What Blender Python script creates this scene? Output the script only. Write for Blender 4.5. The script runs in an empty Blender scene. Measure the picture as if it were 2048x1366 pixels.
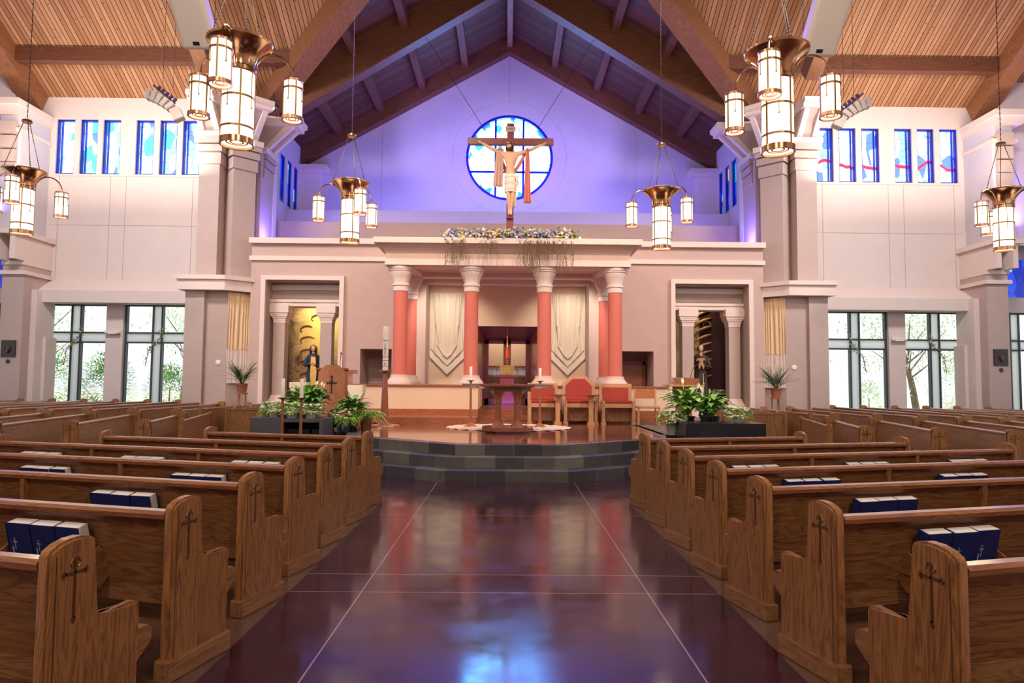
import bpy, bmesh, math, random
from mathutils import Vector, Matrix, Euler
PI = math.pi; R = math.radians
random.seed(7)
S = bpy.context.scene; COL = S.collection
# ------------------------------------------------------------------ camera
cd = bpy.data.cameras.new('camera'); cam = bpy.data.objects.new('camera', cd); COL.objects.link(cam)
cd.sensor_width = 36.0; cd.lens = 1365.0 / 2048.0 * 36.0; cd.clip_end = 300
cam.matrix_world = (Matrix.Translation((0, 0, 1.5)) @ Matrix.Rotation(R(-0.40), 4, 'Z') @ Matrix.Rotation(R(93.36), 4, 'X') @ Matrix.Rotation(R(0.5), 4, 'Z'))
S.camera = cam
# ------------------------------------------------------------------ world, exposure, large lights
S.view_settings.view_transform = 'Standard'; S.view_settings.look = 'None'
S.view_settings.gamma = 1.0; S.view_settings.exposure = 0.12
w = bpy.data.worlds.new('sky'); S.world = w; w.use_nodes = True
bg = w.node_tree.nodes['Background']; bg.inputs[0].default_value = (0.93, 0.97, 1.0, 1); bg.inputs[1].default_value = 1.05
S.cycles.max_bounces = 8; S.cycles.diffuse_bounces = 4; S.cycles.glossy_bounces = 4; S.cycles.transparent_max_bounces = 12
S.cycles.caustics_reflective = False; S.cycles.caustics_refractive = False; S.cycles.sample_clamp_indirect = 6
S.cycles.use_denoising = True

def aim(o, t):
    o.rotation_euler = (Vector(t) - o.location).to_track_quat('-Z', 'Y').to_euler()
def area(name, loc, target, sx, sy, power, col):
    l = bpy.data.lights.new(name, 'AREA'); l.shape = 'RECTANGLE'; l.size = sx; l.size_y = sy; l.energy = power; l.color = col
    o = bpy.data.objects.new(name, l); COL.objects.link(o); o.location = loc; aim(o, target); return o
def spot(name, loc, target, power, col, ang=60, blend=0.6, r=0.12):
    l = bpy.data.lights.new(name, 'SPOT'); l.energy = power; l.color = col; l.spot_size = R(ang); l.spot_blend = blend; l.shadow_soft_size = r
    o = bpy.data.objects.new(name, l); COL.objects.link(o); o.location = loc; aim(o, target); return o
WARM = (1.0, 0.72, 0.56); BLUE = (0.17, 0.13, 1.0); VIO = (0.30, 0.16, 1.0)
# violet-blue LED strips on the ledges below the gable
area('led_gable', (0, 25.2, 7.75), (0, 26.5, 11.0), 14, 0.25, 190, BLUE)
area('led_gable_low', (0, 23.6, 6.9), (0, 24.6, 7.6), 15, 0.2, 70, VIO)
area('led_roof', (0, 24.6, 8.2), (0, 24.0, 14.0), 4, 0.4, 230, (0.18, 0.06, 1.0))
for s in (-1, 1):
    area('led_side', (s * 7.3, 23.8, 5.9), (s * 8.3, 24.2, 7.0), 0.3, 3.0, 110, BLUE)
    area('led_corner', (s * 7.2, 21.0, 5.75), (s * 8.0, 21.4, 8.0), 0.3, 0.6, 60, BLUE)
    spot('blue_wash', (s * 4.4, 22.4, 10.9), (s * 1.2, 26.5, 11.0), 250, (0.46, 0.36, 1.0), 90)
    area('led_transept', (s * 15.6, 20.6, 6.5), (s * 15.2, 21.2, 9.5), 0.5, 0.5, 90, BLUE)
    # warm sanctuary spots hung at the crossing beams
    spot('sanctuary_spot', (s * 5.9, 19.6, 9.9) if 0 else (s * 3.6, 9.5, 10.8), (s * 1.8, 17.8, 3.0), 1950, WARM, 62)
    spot('sanctuary_spot', (s * 5.0, 9.0, 10.2), (s * 5.0, 20.0, 3.4), 1350, WARM, 50)
    spot('altar_spot', (s * 4.2, 12.0, 11.0), (s * 0.3, 13.5, 0.8), 900, WARM, 50)
    # warm area lights aimed up at the transept ceiling
    area('transept_uplight', (s * 12.0, 19.2, 7.6), (s * 12.0, 20.6, 12.0), 6.0, 0.5, 210, (1.0, 0.80, 0.66))
    # unseen fill lights added over the nave and the transepts
    area('nave_fill', (s * 3.6, 4.0, 9.5), (s * 3.4, 4.6, 0), 1.2, 3.0, 260, (1.0, 0.80, 0.62))
    area('transept_fill', (s * 10.0, 14.0, 9.8), (s * 10.0, 20.5, 3.0), 2.5, 1.0, 560, (1.0, 0.90, 0.86))
for s in (-1, 1): spot('plant_spot', (s * 2.6, 9.0, 10.0), (s * 3.7, 13.2, 0.9), 2000, (1, .88, .72), 22)
for s in (-1, 1): area('nave_front_fill', (s * 3.2, -2.5, 7.5), (s * 4.2, 7.0, 0.6), 1.5, 1.5, 190, (1, .82, .60))  # unseen fill added behind the camera to brighten the pew backs
for s in (-1, 1): spot('valley_fill', (s * 5.2, 15.0, 6.5), (s * 5.6, 19.2, 11.2), 420, (1.0, .78, .56), 60)  # added fill that warms the diagonal valley beams
area('portal_led', (0, 20.75, 0.85), (0, 21.5, 3.0), 1.0, 0.1, 9, VIO)
spot('crucifix_spot', (-2.4, 10.5, 11.0), (0.0, 18.0, 7.0), 560, (1.0, 0.80, 0.66), 22)
sun = bpy.data.objects.new('sun', bpy.data.lights.new('sun', 'SUN')); COL.objects.link(sun); sun.data.energy = 3.2; sun.data.color = (1, .97, .9); sun.data.angle = R(2); sun.rotation_euler = (R(14), R(4), 0)
spot('nave_blue', (0, 19.5, 11.0), (0, 5.5, 0), 3200, (0.22, 0.12, 1.0), 64)

# ------------------------------------------------------------------ materials
MATS = {}
def mat(name, col, rough=0.6, metal=0.0, emit=None, es=0.0, bump=0.0, bscale=40.0, vary=0.0, vscale=3.0, coat=0.0, spec=0.5):
    if name in MATS: return MATS[name]
    m = bpy.data.materials.new(name); m.use_nodes = True; nt = m.node_tree; b = nt.nodes['Principled BSDF']
    b.inputs['Base Color'].default_value = (*col, 1); b.inputs['Roughness'].default_value = rough; b.inputs['Metallic'].default_value = metal
    b.inputs['Coat Weight'].default_value = coat; b.inputs['Coat Roughness'].default_value = 0.12; b.inputs['Specular IOR Level'].default_value = spec
    if emit: b.inputs['Emission Color'].default_value = (*emit, 1); b.inputs['Emission Strength'].default_value = es
    tc = nt.nodes.new('ShaderNodeTexCoord')
    if vary:
        n = nt.nodes.new('ShaderNodeTexNoise'); n.inputs['Scale'].default_value = vscale; n.inputs['Detail'].default_value = 5
        nt.links.new(tc.outputs['Object'], n.inputs['Vector'])
        r = nt.nodes.new('ShaderNodeMapRange'); r.inputs[1].default_value = 0.3; r.inputs[2].default_value = 0.7
        r.inputs[3].default_value = 1 - vary; r.inputs[4].default_value = 1 + vary; nt.links.new(n.outputs['Fac'], r.inputs[0])
        v = nt.nodes.new('ShaderNodeVectorMath'); v.operation = 'SCALE'; v.inputs[0].default_value = col
        nt.links.new(r.outputs[0], v.inputs['Scale']); nt.links.new(v.outputs[0], b.inputs['Base Color'])
    if bump:
        n = nt.nodes.new('ShaderNodeTexNoise'); n.inputs['Scale'].default_value = bscale
        nt.links.new(tc.outputs['Object'], n.inputs['Vector'])
        bp = nt.nodes.new('ShaderNodeBump'); bp.inputs['Strength'].default_value = bump; bp.inputs['Distance'].default_value = 0.01
        nt.links.new(n.outputs['Fac'], bp.inputs['Height']); nt.links.new(bp.outputs[0], b.inputs['Normal'])
    MATS[name] = m; return m
class NT:
    def __init__(s, name, rough=0.5, coat=0.0):
        s.m = bpy.data.materials.new(name); s.m.use_nodes = True; s.t = s.m.node_tree; s.b = s.t.nodes['Principled BSDF']
        s.b.inputs['Roughness'].default_value = rough; s.b.inputs['Coat Weight'].default_value = coat; s.b.inputs['Coat Roughness'].default_value = 0.15
        s.tc = s.t.nodes.new('ShaderNodeTexCoord').outputs['Object']
        MATS[name] = s.m
    def n(s, typ, ins=None, **kw):
        x = s.t.nodes.new('ShaderNode' + typ)
        for k, v in kw.items(): setattr(x, k, v)
        for k, v in (ins or {}).items():
            if hasattr(v, 'is_linked') or isinstance(v, bpy.types.NodeSocket): s.t.links.new(v, x.inputs[k])
            else: x.inputs[k].default_value = v
        return x
    def math(s, op, a, b=0.0, c=0.0): return s.n('Math', {0: a, 1: b, 2: c}, operation=op).outputs[0]
    def ramp(s, fac, stops, interp='LINEAR'):
        r = s.n('ValToRGB', {0: fac}); cr = r.color_ramp; cr.interpolation = interp
        while len(cr.elements) < len(stops): cr.elements.new(0.5)
        for e, (p, c) in zip(cr.elements, stops): e.position = p; e.color = (*c, 1)
        return r.outputs[0]
    def mapping(s, scale, rot=(0, 0, 0)): return s.n('Mapping', {'Vector': s.tc, 'Scale': scale, 'Rotation': rot}).outputs[0]
    def noise(s, vec, scale=5.0, detail=4.0, rough=0.5, dist=0.0): return s.n('TexNoise', {'Vector': vec, 'Scale': scale, 'Detail': detail, 'Roughness': rough, 'Distortion': dist}).outputs['Fac']
    def color(s, sock): s.t.links.new(sock, s.b.inputs['Base Color'])
    def bump(s, h, st=0.3, d=0.01): 
        bp = s.n('Bump', {'Strength': st, 'Distance': d, 'Height': h}); s.t.links.new(bp.outputs[0], s.b.inputs['Normal'])
    def mix(s, f, a, b, bt='MIX'):
        x = s.t.nodes.new('ShaderNodeMix'); x.data_type = 'RGBA'; x.blend_type = bt
        for i, v in ((0, f), (6, a), (7, b)):
            if isinstance(v, bpy.types.NodeSocket): s.t.links.new(v, x.inputs[i])
            else: x.inputs[i].default_value = v if i == 0 else (*v, 1)
        return x.outputs[2]
def wood(name, dark, light, axis, rough=0.35, coat=0.3, freq=1.0):
    # grain stretched along the axis of the board
    k = NT(name, rough, coat); sc = [9.0, 9.0, 9.0]; sc[axis] = 0.9
    v = k.mapping(tuple(a * freq for a in sc))
    big = k.noise(v, 1.6, 3, 0.5, 1.2)
    sc2 = [110.0, 110.0, 110.0]; sc2[axis] = 3.0
    fine = k.noise(k.mapping(tuple(sc2)), 1.0, 3, 0.7)
    rings = k.math('FRACT', k.math('MULTIPLY', big, 7.0))
    rings = k.math('ABSOLUTE', k.math('SUBTRACT', rings, 0.5))
    f = k.math('ADD', k.math('MULTIPLY', rings, 1.1), k.math('MULTIPLY', fine, 0.55))
    k.color(k.ramp(f, [(0.15, dark), (0.42, tuple((a + b) / 2 for a, b in zip(dark, light))), (0.9, light)]))
    k.bump(fine, 0.15, 0.004); return k.m
OAKX = wood('oak_long_grain', (0.10, 0.038, 0.014), (0.34, 0.165, 0.062), 0)
OAKZ = wood('oak_upright_grain', (0.13, 0.048, 0.018), (0.40, 0.185, 0.066), 2)
OAKY = wood('oak_cross_grain', (0.15, 0.060, 0.024), (0.37, 0.185, 0.075), 1)
RAIL = wood('oak_polished_rail', (0.17, 0.060, 0.026), (0.36, 0.150, 0.065), 0, 0.22, 0.7)
CHERRY = wood('cherry_wood', (0.20, 0.060, 0.030), (0.40, 0.150, 0.075), 2, 0.3, 0.5)
CHERX = wood('cherry_wood_long', (0.20, 0.055, 0.025), (0.42, 0.150, 0.070), 0, 0.3, 0.5)
BLOND = wood('blond_chair_wood', (0.42, 0.20, 0.10), (0.62, 0.36, 0.20), 2, 0.35, 0.4)
BEAMX = wood('beam_wood', (0.085, 0.026, 0.014), (0.19, 0.068, 0.032), 0, 0.6, 0.0, 0.5)
BEAMY = wood('beam_wood_y', (0.15, 0.055, 0.024), (0.33, 0.140, 0.062), 1, 0.6, 0.0, 0.5)
CROSSW = wood('crucifix_wood', (0.13, 0.02, 0.025), (0.26, 0.05, 0.05), 2, 0.35, 0.3)
def planks(name, ax, dk):
    k = NT(name, 0.65, 0.0); k.b.inputs['Specular IOR Level'].default_value = .25; xyz = k.n('SeparateXYZ', {0: k.tc})
    c = xyz.outputs[ax]; u = k.math('DIVIDE', c, 0.135); idx = k.math('FLOOR', u); fr = k.math('FRACT', u)
    groove = k.math('LESS_THAN', k.math('ABSOLUTE', k.math('SUBTRACT', fr, 0.5)), 0.43)
    tone = k.n('TexWhiteNoise', {'W': idx}, noise_dimensions='1D').outputs['Value']
    sc = [1.2, 1.2, 1.2]; sc[ax] = 14.0
    g = k.noise(k.mapping(tuple(sc)), 1.6, 4, 0.6, 0.6)
    kn = k.n('TexVoronoi', {'Vector': k.tc, 'Scale': 3.4}).outputs['Distance']; knot = k.math('LESS_THAN', kn, 0.085)
    f = k.math('ADD', k.math('MULTIPLY', tone, 0.5), k.math('MULTIPLY', g, 0.6))
    base = k.ramp(f, [(0.15, (0.26, 0.112, 0.052)), (0.5, (0.39, 0.190, 0.095)), (0.9, (0.52, 0.29, 0.160))])
    base = k.mix(k.math('MULTIPLY', knot, 0.75), base, (0.09, 0.028, 0.012))
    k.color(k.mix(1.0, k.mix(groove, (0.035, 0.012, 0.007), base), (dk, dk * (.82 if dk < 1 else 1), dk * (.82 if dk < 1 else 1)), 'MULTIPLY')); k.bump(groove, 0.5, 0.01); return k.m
PLT = planks('pine_planks_transept', 0, 1.0); PLC = planks('shaded_planks_nave', 1, 0.30)  # nave copy darkened and reddened: its dimmer light is put into the colour
WALL = mat('plaster_white', (0.74, 0.64, 0.62), 0.85, bump=0.08, vary=0.02)
PIER = mat('plaster_taupe', (0.50, 0.385, 0.36), 0.85, bump=0.1, vary=0.03)
ALTW = mat('plaster_sanctuary', (0.55, 0.40, 0.37), 0.85, bump=0.08, vary=0.03)
TRIM = mat('plaster_trim', (0.77, 0.64, 0.60), 0.7)
GABLE = mat('plaster_gable', (0.60, 0.56, 0.63), 0.85, vary=0.02)
CREAM = mat('plaster_cream', (0.74, 0.55, 0.40), 0.8)
PINKC = mat('column_red', (0.62, 0.165, 0.125), 0.55)
BLACKF = mat('window_frame_dark', (0.035, 0.055, 0.075), 0.4)
BRASS = mat('brass', (0.56, 0.32, 0.17), 0.2, 1.0)
BRASSD = mat('brass_dark', (0.30, 0.17, 0.08), 0.35, 0.9)
COPPER = mat('copper_band', (0.62, 0.33, 0.20), 0.3, 0.9)
IRON = mat('dark_chain', (0.05, 0.04, 0.04), 0.5, 0.6)
SHADE = mat('lamp_shade_glass', (0.9, 0.82, 0.68), 0.3, emit=(1.0, 0.83, 0.60), es=1.9)
WHITE = mat('white_enamel', (0.84, 0.80, 0.79), 0.5)
PAPER = mat('page_edges', (0.80, 0.78, 0.80), 0.8)
NAVY = mat('navy_cover', (0.012, 0.028, 0.16), 0.38)
SILV = mat('silver_stamp', (0.55, 0.6, 0.75), 0.4, 0.3)
REDUP = mat('red_upholstery', (0.36, 0.045, 0.03), 0.8, bump=0.2, bscale=200)
CUSH = mat('burgundy_cushion', (0.13, 0.022, 0.022), 0.9, bump=0.2, bscale=150)
WAX = mat('candle_wax', (0.85, 0.78, 0.66), 0.5)
SLATE = None
BLKST = mat('black_granite', (0.018, 0.019, 0.024), 0.25)
GREYST = mat('grey_panel', (0.075, 0.075, 0.085), 0.45)
GOLD = mat('gold', (0.75, 0.48, 0.16), 0.3, 0.9)
SKIN = mat('painted_skin', (0.68, 0.42, 0.27), 0.55)
HAIR = mat('dark_hair', (0.05, 0.022, 0.012), 0.6)
LINEN = mat('linen', (0.80, 0.70, 0.58), 0.85, bump=0.2, bscale=60)
TAUPE_CLOTH = mat('taupe_cloth', (0.55, 0.36, 0.28), 0.8)
ROSE_CLOTH = mat('rose_cloth', (0.62, 0.20, 0.14), 0.8)
TERRA = mat('terracotta', (0.36, 0.13, 0.075), 0.8)
LEAF = mat('leaf_green', (0.22, 0.44, 0.07), 0.4, vary=0.5, vscale=9)
LEAFD = mat('leaf_dark', (0.10, 0.27, 0.045), 0.35, vary=0.5, vscale=9)
FERN = mat('fern_green', (0.30, 0.50, 0.08), 0.5, vary=0.4, vscale=9)
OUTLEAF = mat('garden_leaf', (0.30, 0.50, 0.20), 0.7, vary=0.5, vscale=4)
PETAL = mat('white_petal', (0.85, 0.83, 0.76), 0.6)
YEL = mat('yellow_petal', (0.75, 0.50, 0.06), 0.6)
BLUEP = mat('blue_petal', (0.20, 0.20, 0.55), 0.6)
PINKP = mat('pale_violet_petal', (0.55, 0.45, 0.65), 0.6)
BARK = mat('bark', (0.20, 0.14, 0.10), 0.9, vary=0.3)
TWIG = mat('twig_brown', (0.16, 0.10, 0.05), 0.8)
POT = mat('grey_pot', (0.30, 0.29, 0.29), 0.5)
BLKP = mat('black_plastic', (0.015, 0.015, 0.02), 0.4)
BRONZE = mat('bronze_relief', (0.075, 0.06, 0.06), 0.35, 0.6, bump=0.6, bscale=18)
def glass(name='clear_glass'):
    m = bpy.data.materials.new(name); m.use_nodes = True; nt = m.node_tree; nt.nodes.remove(nt.nodes['Principled BSDF'])
    t = nt.nodes.new('ShaderNodeBsdfTransparent'); g = nt.nodes.new('ShaderNodeBsdfGlossy'); g.inputs['Roughness'].default_value = 0.03
    f = nt.nodes.new('ShaderNodeLayerWeight'); f.inputs[0].default_value = 0.15
    x = nt.nodes.new('ShaderNodeMixShader'); nt.links.new(f.outputs['Fresnel'], x.inputs[0]); nt.links.new(t.outputs[0], x.inputs[1]); nt.links.new(g.outputs[0], x.inputs[2])
    nt.links.new(x.outputs[0], nt.nodes['Material Output'].inputs[0]); return m
GLASS = glass()
def frosted():
    m = bpy.data.materials.new('frosted_white'); m.use_nodes = True; nt = m.node_tree; b = nt.nodes['Principled BSDF']; b.inputs['Base Color'].default_value = (.85, .85, .88, 1); b.inputs['Roughness'].default_value = .6
    t = nt.nodes.new('ShaderNodeBsdfTranslucent'); t.inputs[0].default_value = (.95, .95, 1, 1); x = nt.nodes.new('ShaderNodeMixShader'); x.inputs[0].default_value = .85
    nt.links.new(b.outputs[0], x.inputs[1]); nt.links.new(t.outputs[0], x.inputs[2]); nt.links.new(x.outputs[0], nt.nodes['Material Output'].inputs[0]); return m
FROST = frosted()
def stained(name, kind):
    k = NT(name, 0.15); xyz = k.n('SeparateXYZ', {0: k.tc})
    warp = k.n('VectorMath', {0: k.tc, 1: (0, 0, 0)}, operation='ADD').outputs[0]
    v = k.n('TexVoronoi', {'Vector': k.mapping((2.2, 2.2, 1.3)), 'Scale': 1.6}); cell = k.n('SeparateColor', {0: v.outputs['Color']}).outputs[0]
    n2 = k.noise(k.mapping((1, 1, 1)), 0.55, 2)
    if kind == 'round': stops = [(0.0, (0.13, 0.42, 1.0)), (0.62, (0.20, 0.55, 1.0)), (0.8, (0.05, 0.24, 0.7)), (0.9, (0.004, 0.05, 0.12)), (0.96, (0.13, 0.42, 1.0))]; es = 22.0
    elif kind == 'green': stops = [(0.0, (0.55, 0.95, 1.1)), (0.5, (0.30, 0.70, 0.95)), (0.72, (0.10, 0.55, 0.60)), (0.84, (0.12, 0.22, 0.8)), (0.92, (0.6, 0.9, 1.0))]; es = 2.4
    elif kind == 'red': stops = [(0.0, (0.50, 0.72, 1.1)), (0.5, (0.40, 0.62, 1.0)), (0.72, (0.26, 0.55, 0.75)), (0.86, (0.10, 0.20, 0.9)), (0.94, (0.6, 0.8, 1.0))]; es = 2.4
    else: stops = [(0.0, (0.01, 0.03, 0.5)), (0.4, (0.02, 0.08, 0.9)), (0.7, (0.02, 0.4, 0.75)), (0.85, (0.3, 0.7, 1.0)), (0.95, (0.7, 0.6, 0.05))]; es = 0.9
    c = k.ramp(cell, stops, 'CONSTANT')
    if kind == 'round':
        dd = k.n('VectorMath', {0: k.tc, 1: (0.02, 26.6, 10.33)}, operation='DISTANCE').outputs['Value']; ed = k.math('GREATER_THAN', k.math('ADD', dd, k.math('MULTIPLY', k.noise(k.tc, 2.3, 2), 1.0)), 2.02); nz = k.math('GREATER_THAN', cell, .45)
        c = k.mix(k.math('MULTIPLY', ed, nz), c, (0.004, 0.030, 0.034))
    if kind == 'red':
        zz = k.math('SUBTRACT', xyz.outputs[2], 8.62); wv = k.math('MULTIPLY', k.math('SUBTRACT', k.noise(k.mapping((1, 1, 0.0)), 1.1, 2), 0.5), 1.1)
        c = k.mix(k.math('LESS_THAN', k.math('ABSOLUTE', k.math('SUBTRACT', zz, wv)), 0.055), c, (0.75, 0.02, 0.05))
    ln = k.n('TexVoronoi', {'Vector': k.mapping((2.2, 2.2, 1.3)), 'Scale': 1.6}, feature='DISTANCE_TO_EDGE').outputs['Distance']
    hz = k.math('ABSOLUTE', k.math('SUBTRACT', k.math('FRACT', k.math('DIVIDE', xyz.outputs[2], 0.45)), 0.5))
    led = k.math('MAXIMUM', k.math('LESS_THAN', ln, 0.018), k.math('GREATER_THAN', hz, 0.482)) if kind != 'round' else k.math('LESS_THAN', ln, 0.012)
    c = k.mix(k.math('MULTIPLY', led, 0.6), c, (0.03, 0.05, 0.2))
    k.t.links.new(c, k.b.inputs['Emission Color']); k.b.inputs['Emission Strength'].default_value = es; k.b.inputs['Base Color'].default_value = (0.02, 0.03, 0.06, 1)
    return k.m
SG_ROUND = stained('stained_round', 'round'); SG_GREEN = stained('stained_green', 'green'); SG_RED = stained('stained_red', 'red'); SG_BLUE = stained('stained_blue', 'blue')
BLUEFR = mat('blue_lit_window_reveal', (0.01, 0.015, 0.42), 0.4, vary=0.3, vscale=2)  # blue light on the window frames put into their base colour

# ------------------------------------------------------------------ mesh helpers
class MB:
    def __init__(s): s.bm = bmesh.new()
    def box(s, x0, y0, z0, x1, y1, z1, M=None, bev=0):
        vs = [s.bm.verts.new((x, y, z)) for x in (x0, x1) for y in (y0, y1) for z in (z0, z1)]
        fs = [s.bm.faces.new([vs[i] for i in f]) for f in ((0, 1, 3, 2), (4, 6, 7, 5), (0, 4, 5, 1), (2, 3, 7, 6), (0, 2, 6, 4), (1, 5, 7, 3))]
        if bev:
            es = {e for f in fs for e in f.edges}
            r = bmesh.ops.bevel(s.bm, geom=list(es), offset=bev, segments=2, affect='EDGES')
            vs = list({v for v in vs if v.is_valid} | set(r['verts']))
        if M is not None: bmesh.ops.transform(s.bm, matrix=M, verts=vs)
        return s
    def prism(s, pts, f0, f1, cap=True):
        # pts: 2D outline; f0, f1 map (a, b) -> 3D for the two ends
        a = [s.bm.verts.new(f0(*p)) for p in pts]; b = [s.bm.verts.new(f1(*p)) for p in pts]; n = len(pts)
        for i in range(n): s.bm.faces.new((a[i], a[(i + 1) % n], b[(i + 1) % n], b[i]))
        if cap: s.bm.faces.new(a[::-1]); s.bm.faces.new(b)
        return s
    def lathe(s, prof, c=(0, 0, 0), n=24, cap=True, M=None):
        rings = []
        for r, z in prof:
            if r < 1e-5: rings.append([s.bm.verts.new((c[0], c[1], c[2] + z))])
            else: rings.append([s.bm.verts.new((c[0] + r * math.cos(2 * PI * i / n), c[1] + r * math.sin(2 * PI * i / n), c[2] + z)) for i in range(n)])
        for a, b in zip(rings, rings[1:]):
            for i in range(n):
                j = (i + 1) % n
                if len(a) == 1 and len(b) == 1: continue
                if len(a) == 1: s.bm.faces.new((a[0], b[j], b[i]))
                elif len(b) == 1: s.bm.faces.new((a[i], a[j], b[0]))
                else: s.bm.faces.new((a[i], a[j], b[j], b[i]))
        if cap:
            if len(rings[0]) > 1: s.bm.faces.new(rings[0][::-1])
            if len(rings[-1]) > 1: s.bm.faces.new(rings[-1])
        if M is not None: bmesh.ops.transform(s.bm, matrix=M, verts=[v for r in rings for v in r])
        return s
    def tube(s, pts, r, n=8, cap=True):
        pts = [Vector(p) for p in pts]; rr = r if isinstance(r, (list, tuple)) else [r] * len(pts); rings = []; up = Vector((0, 0, 1))
        for i, p in enumerate(pts):
            d = (pts[min(i + 1, len(pts) - 1)] - pts[max(i - 1, 0)]).normalized()
            u = d.cross(up); 
            if u.length < 0.05: u = d.cross(Vector((0, 1, 0)))
            u.normalize(); v = d.cross(u)
            rings.append([s.bm.verts.new(p + rr[i] * (u * math.cos(2 * PI * k / n) + v * math.sin(2 * PI * k / n))) for k in range(n)])
        for a, b in zip(rings, rings[1:]):
            for i in range(n): s.bm.faces.new((a[i], a[(i + 1) % n], b[(i + 1) % n], b[i]))
        if cap: s.bm.faces.new(rings[0][::-1]); s.bm.faces.new(rings[-1])
        return s
    def poly(s, pts): s.bm.faces.new([s.bm.verts.new(p) for p in pts]); return s
    def beam(s, p0, p1, w, d, up=(0, 0, 1)):
        # rectangular timber from p0 to p1 (centres of its top edge), width w, depth d downwards
        p0, p1 = Vector(p0), Vector(p1); t = (p1 - p0).normalized(); side = t.cross(Vector(up)).normalized(); dn = -side.cross(t).normalized()
        vs = []
        for p in (p0, p1):
            for a, b in ((-.5, 0), (.5, 0), (.5, 1), (-.5, 1)): vs.append(s.bm.verts.new(p + side * a * w + dn * b * d))
        for f in ((0, 1, 2, 3), (7, 6, 5, 4), (0, 4, 5, 1), (1, 5, 6, 2), (2, 6, 7, 3), (3, 7, 4, 0)): s.bm.faces.new([vs[i] for i in f])
        return s
    def leaf(s, base, direc, up, L, W, droop=0.3, n=4, fold=0.15):
        base = Vector(base); d = Vector(direc).normalized(); up = Vector(up); side = d.cross(up)
        if side.length < 0.01: side = Vector((1, 0, 0))
        side.normalize(); nn = side.cross(d).normalized(); rows = []
        for i in range(n + 1):
            t = i / n; c = base + d * (L * t) + Vector((0, 0, -1)) * (droop * L * t * t); wd = W * math.sin(PI * min(1, 0.08 + t * 0.92)) * (1 - 0.25 * t)
            if i == n: rows.append([s.bm.verts.new(c)])
            else: rows.append([s.bm.verts.new(c - side * wd / 2 + nn * fold * wd), s.bm.verts.new(c), s.bm.verts.new(c + side * wd / 2 + nn * fold * wd)])
        for a, b in zip(rows, rows[1:]):
            if len(b) == 1: s.bm.faces.new((a[0], a[1], b[0])); s.bm.faces.new((a[1], a[2], b[0]))
            else: s.bm.faces.new((a[0], a[1], b[1], b[0])); s.bm.faces.new((a[1], a[2], b[2], b[1]))
        return s
    def blob(s, c, r, sub=1, sc=(1, 1, 1)):
        m = Matrix.Translation(c) @ Matrix.Diagonal((r * sc[0], r * sc[1], r * sc[2], 1)); bmesh.ops.create_icosphere(s.bm, subdivisions=sub, radius=1, matrix=m); return s
    def done(s, name, m, parent=None, smooth=False, loc=None):
        bmesh.ops.recalc_face_normals(s.bm, faces=s.bm.faces[:])
        me = bpy.data.meshes.new(name); s.bm.to_mesh(me); s.bm.free(); me.materials.append(m)
        if smooth:
            me.polygons.foreach_set('use_smooth', [True] * len(me.polygons))
            try: me.set_sharp_from_angle(angle=R(38))
            except Exception: pass
        o = bpy.data.objects.new(name, me); COL.objects.link(o)
        if parent: o.parent = parent
        if loc: o.location = loc
        return o
def tag(o, label=None, cat=None, group=None, kind=None):
    if label: o['label'] = label
    if cat: o['category'] = cat
    if group: o['group'] = group
    if kind: o['kind'] = kind
    return o
def empty(name, loc=(0, 0, 0), rz=0, label=None, cat=None, group=None, kind=None):
    o = bpy.data.objects.new(name, None); COL.objects.link(o); o.location = loc; o.rotation_euler = (0, 0, rz); o.empty_display_size = 0.1
    return tag(o, label, cat, group, kind)
KIDS = {}
def copy_tree(o, parent=None):
    c = o.copy(); COL.objects.link(c)
    if parent: c.parent = parent; c.matrix_parent_inverse = o.matrix_parent_inverse.copy()
    for k in [k for k in o.children]: copy_tree(k, c)
    return c
def st(o, label, cat): return tag(o, label, cat, kind='structure')
def wall_y(mb, y0, y1, xs, zs, holes):
    """wall slab between y0 and y1 with rectangular holes (x0,x1,z0,z1)"""
    xc = sorted(set(list(xs) + [h[0] for h in holes] + [h[1] for h in holes])); zc = sorted(set(list(zs) + [h[2] for h in holes] + [h[3] for h in holes]))
    for a, b in zip(xc, xc[1:]):
        run = None
        for c, d in zip(zc, zc[1:]):
            mx, mz = (a + b) / 2, (c + d) / 2; hole = any(h[0] < mx < h[1] and h[2] < mz < h[3] for h in holes)
            if hole:
                if run is not None: mb.box(a, y0, run, b, y1, c); run = None
            elif run is None: run = c
        if run is not None: mb.box(a, y0, run, b, y1, zc[-1])
    return mb
# ================================================================== THE BUILDING
# floor: polished burgundy concrete in the aisle, brown under the pews
k = NT('polished_floor', 0.12); xyz = k.n('SeparateXYZ', {0: k.tc}); X, Y = xyz.outputs[0], xyz.outputs[1]
aisle = k.math('LESS_THAN', k.math('ABSOLUTE', X), 1.53); front = k.math('GREATER_THAN', Y, 8.95); msk = k.math('MAXIMUM', aisle, front)
cl = k.noise(k.tc, 1.3, 6, 0.65, 0.6)
burg = k.ramp(cl, [(0.25, (0.014, 0.004, 0.009)), (0.55, (0.036, 0.007, 0.016)), (0.8, (0.075, 0.018, 0.026))])
brn = k.ramp(cl, [(0.3, (0.075, 0.038, 0.026)), (0.75, (0.16, 0.09, 0.06))])
c = k.mix(msk, brn, burg)
def line(v, at, wd=0.0045): return k.math('LESS_THAN', k.math('ABSOLUTE', k.math('SUBTRACT', v, at)), wd)
ln = k.math('MAXIMUM', line(k.math('ABSOLUTE', X), 1.02), k.math('MAXIMUM', line(Y, 5.4), k.math('MAXIMUM', line(Y, 4.95), line(Y, 7.75))))
c = k.mix(k.math('MULTIPLY', ln, msk), c, (0.32, 0.22, 0.24)); k.color(c)
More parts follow.
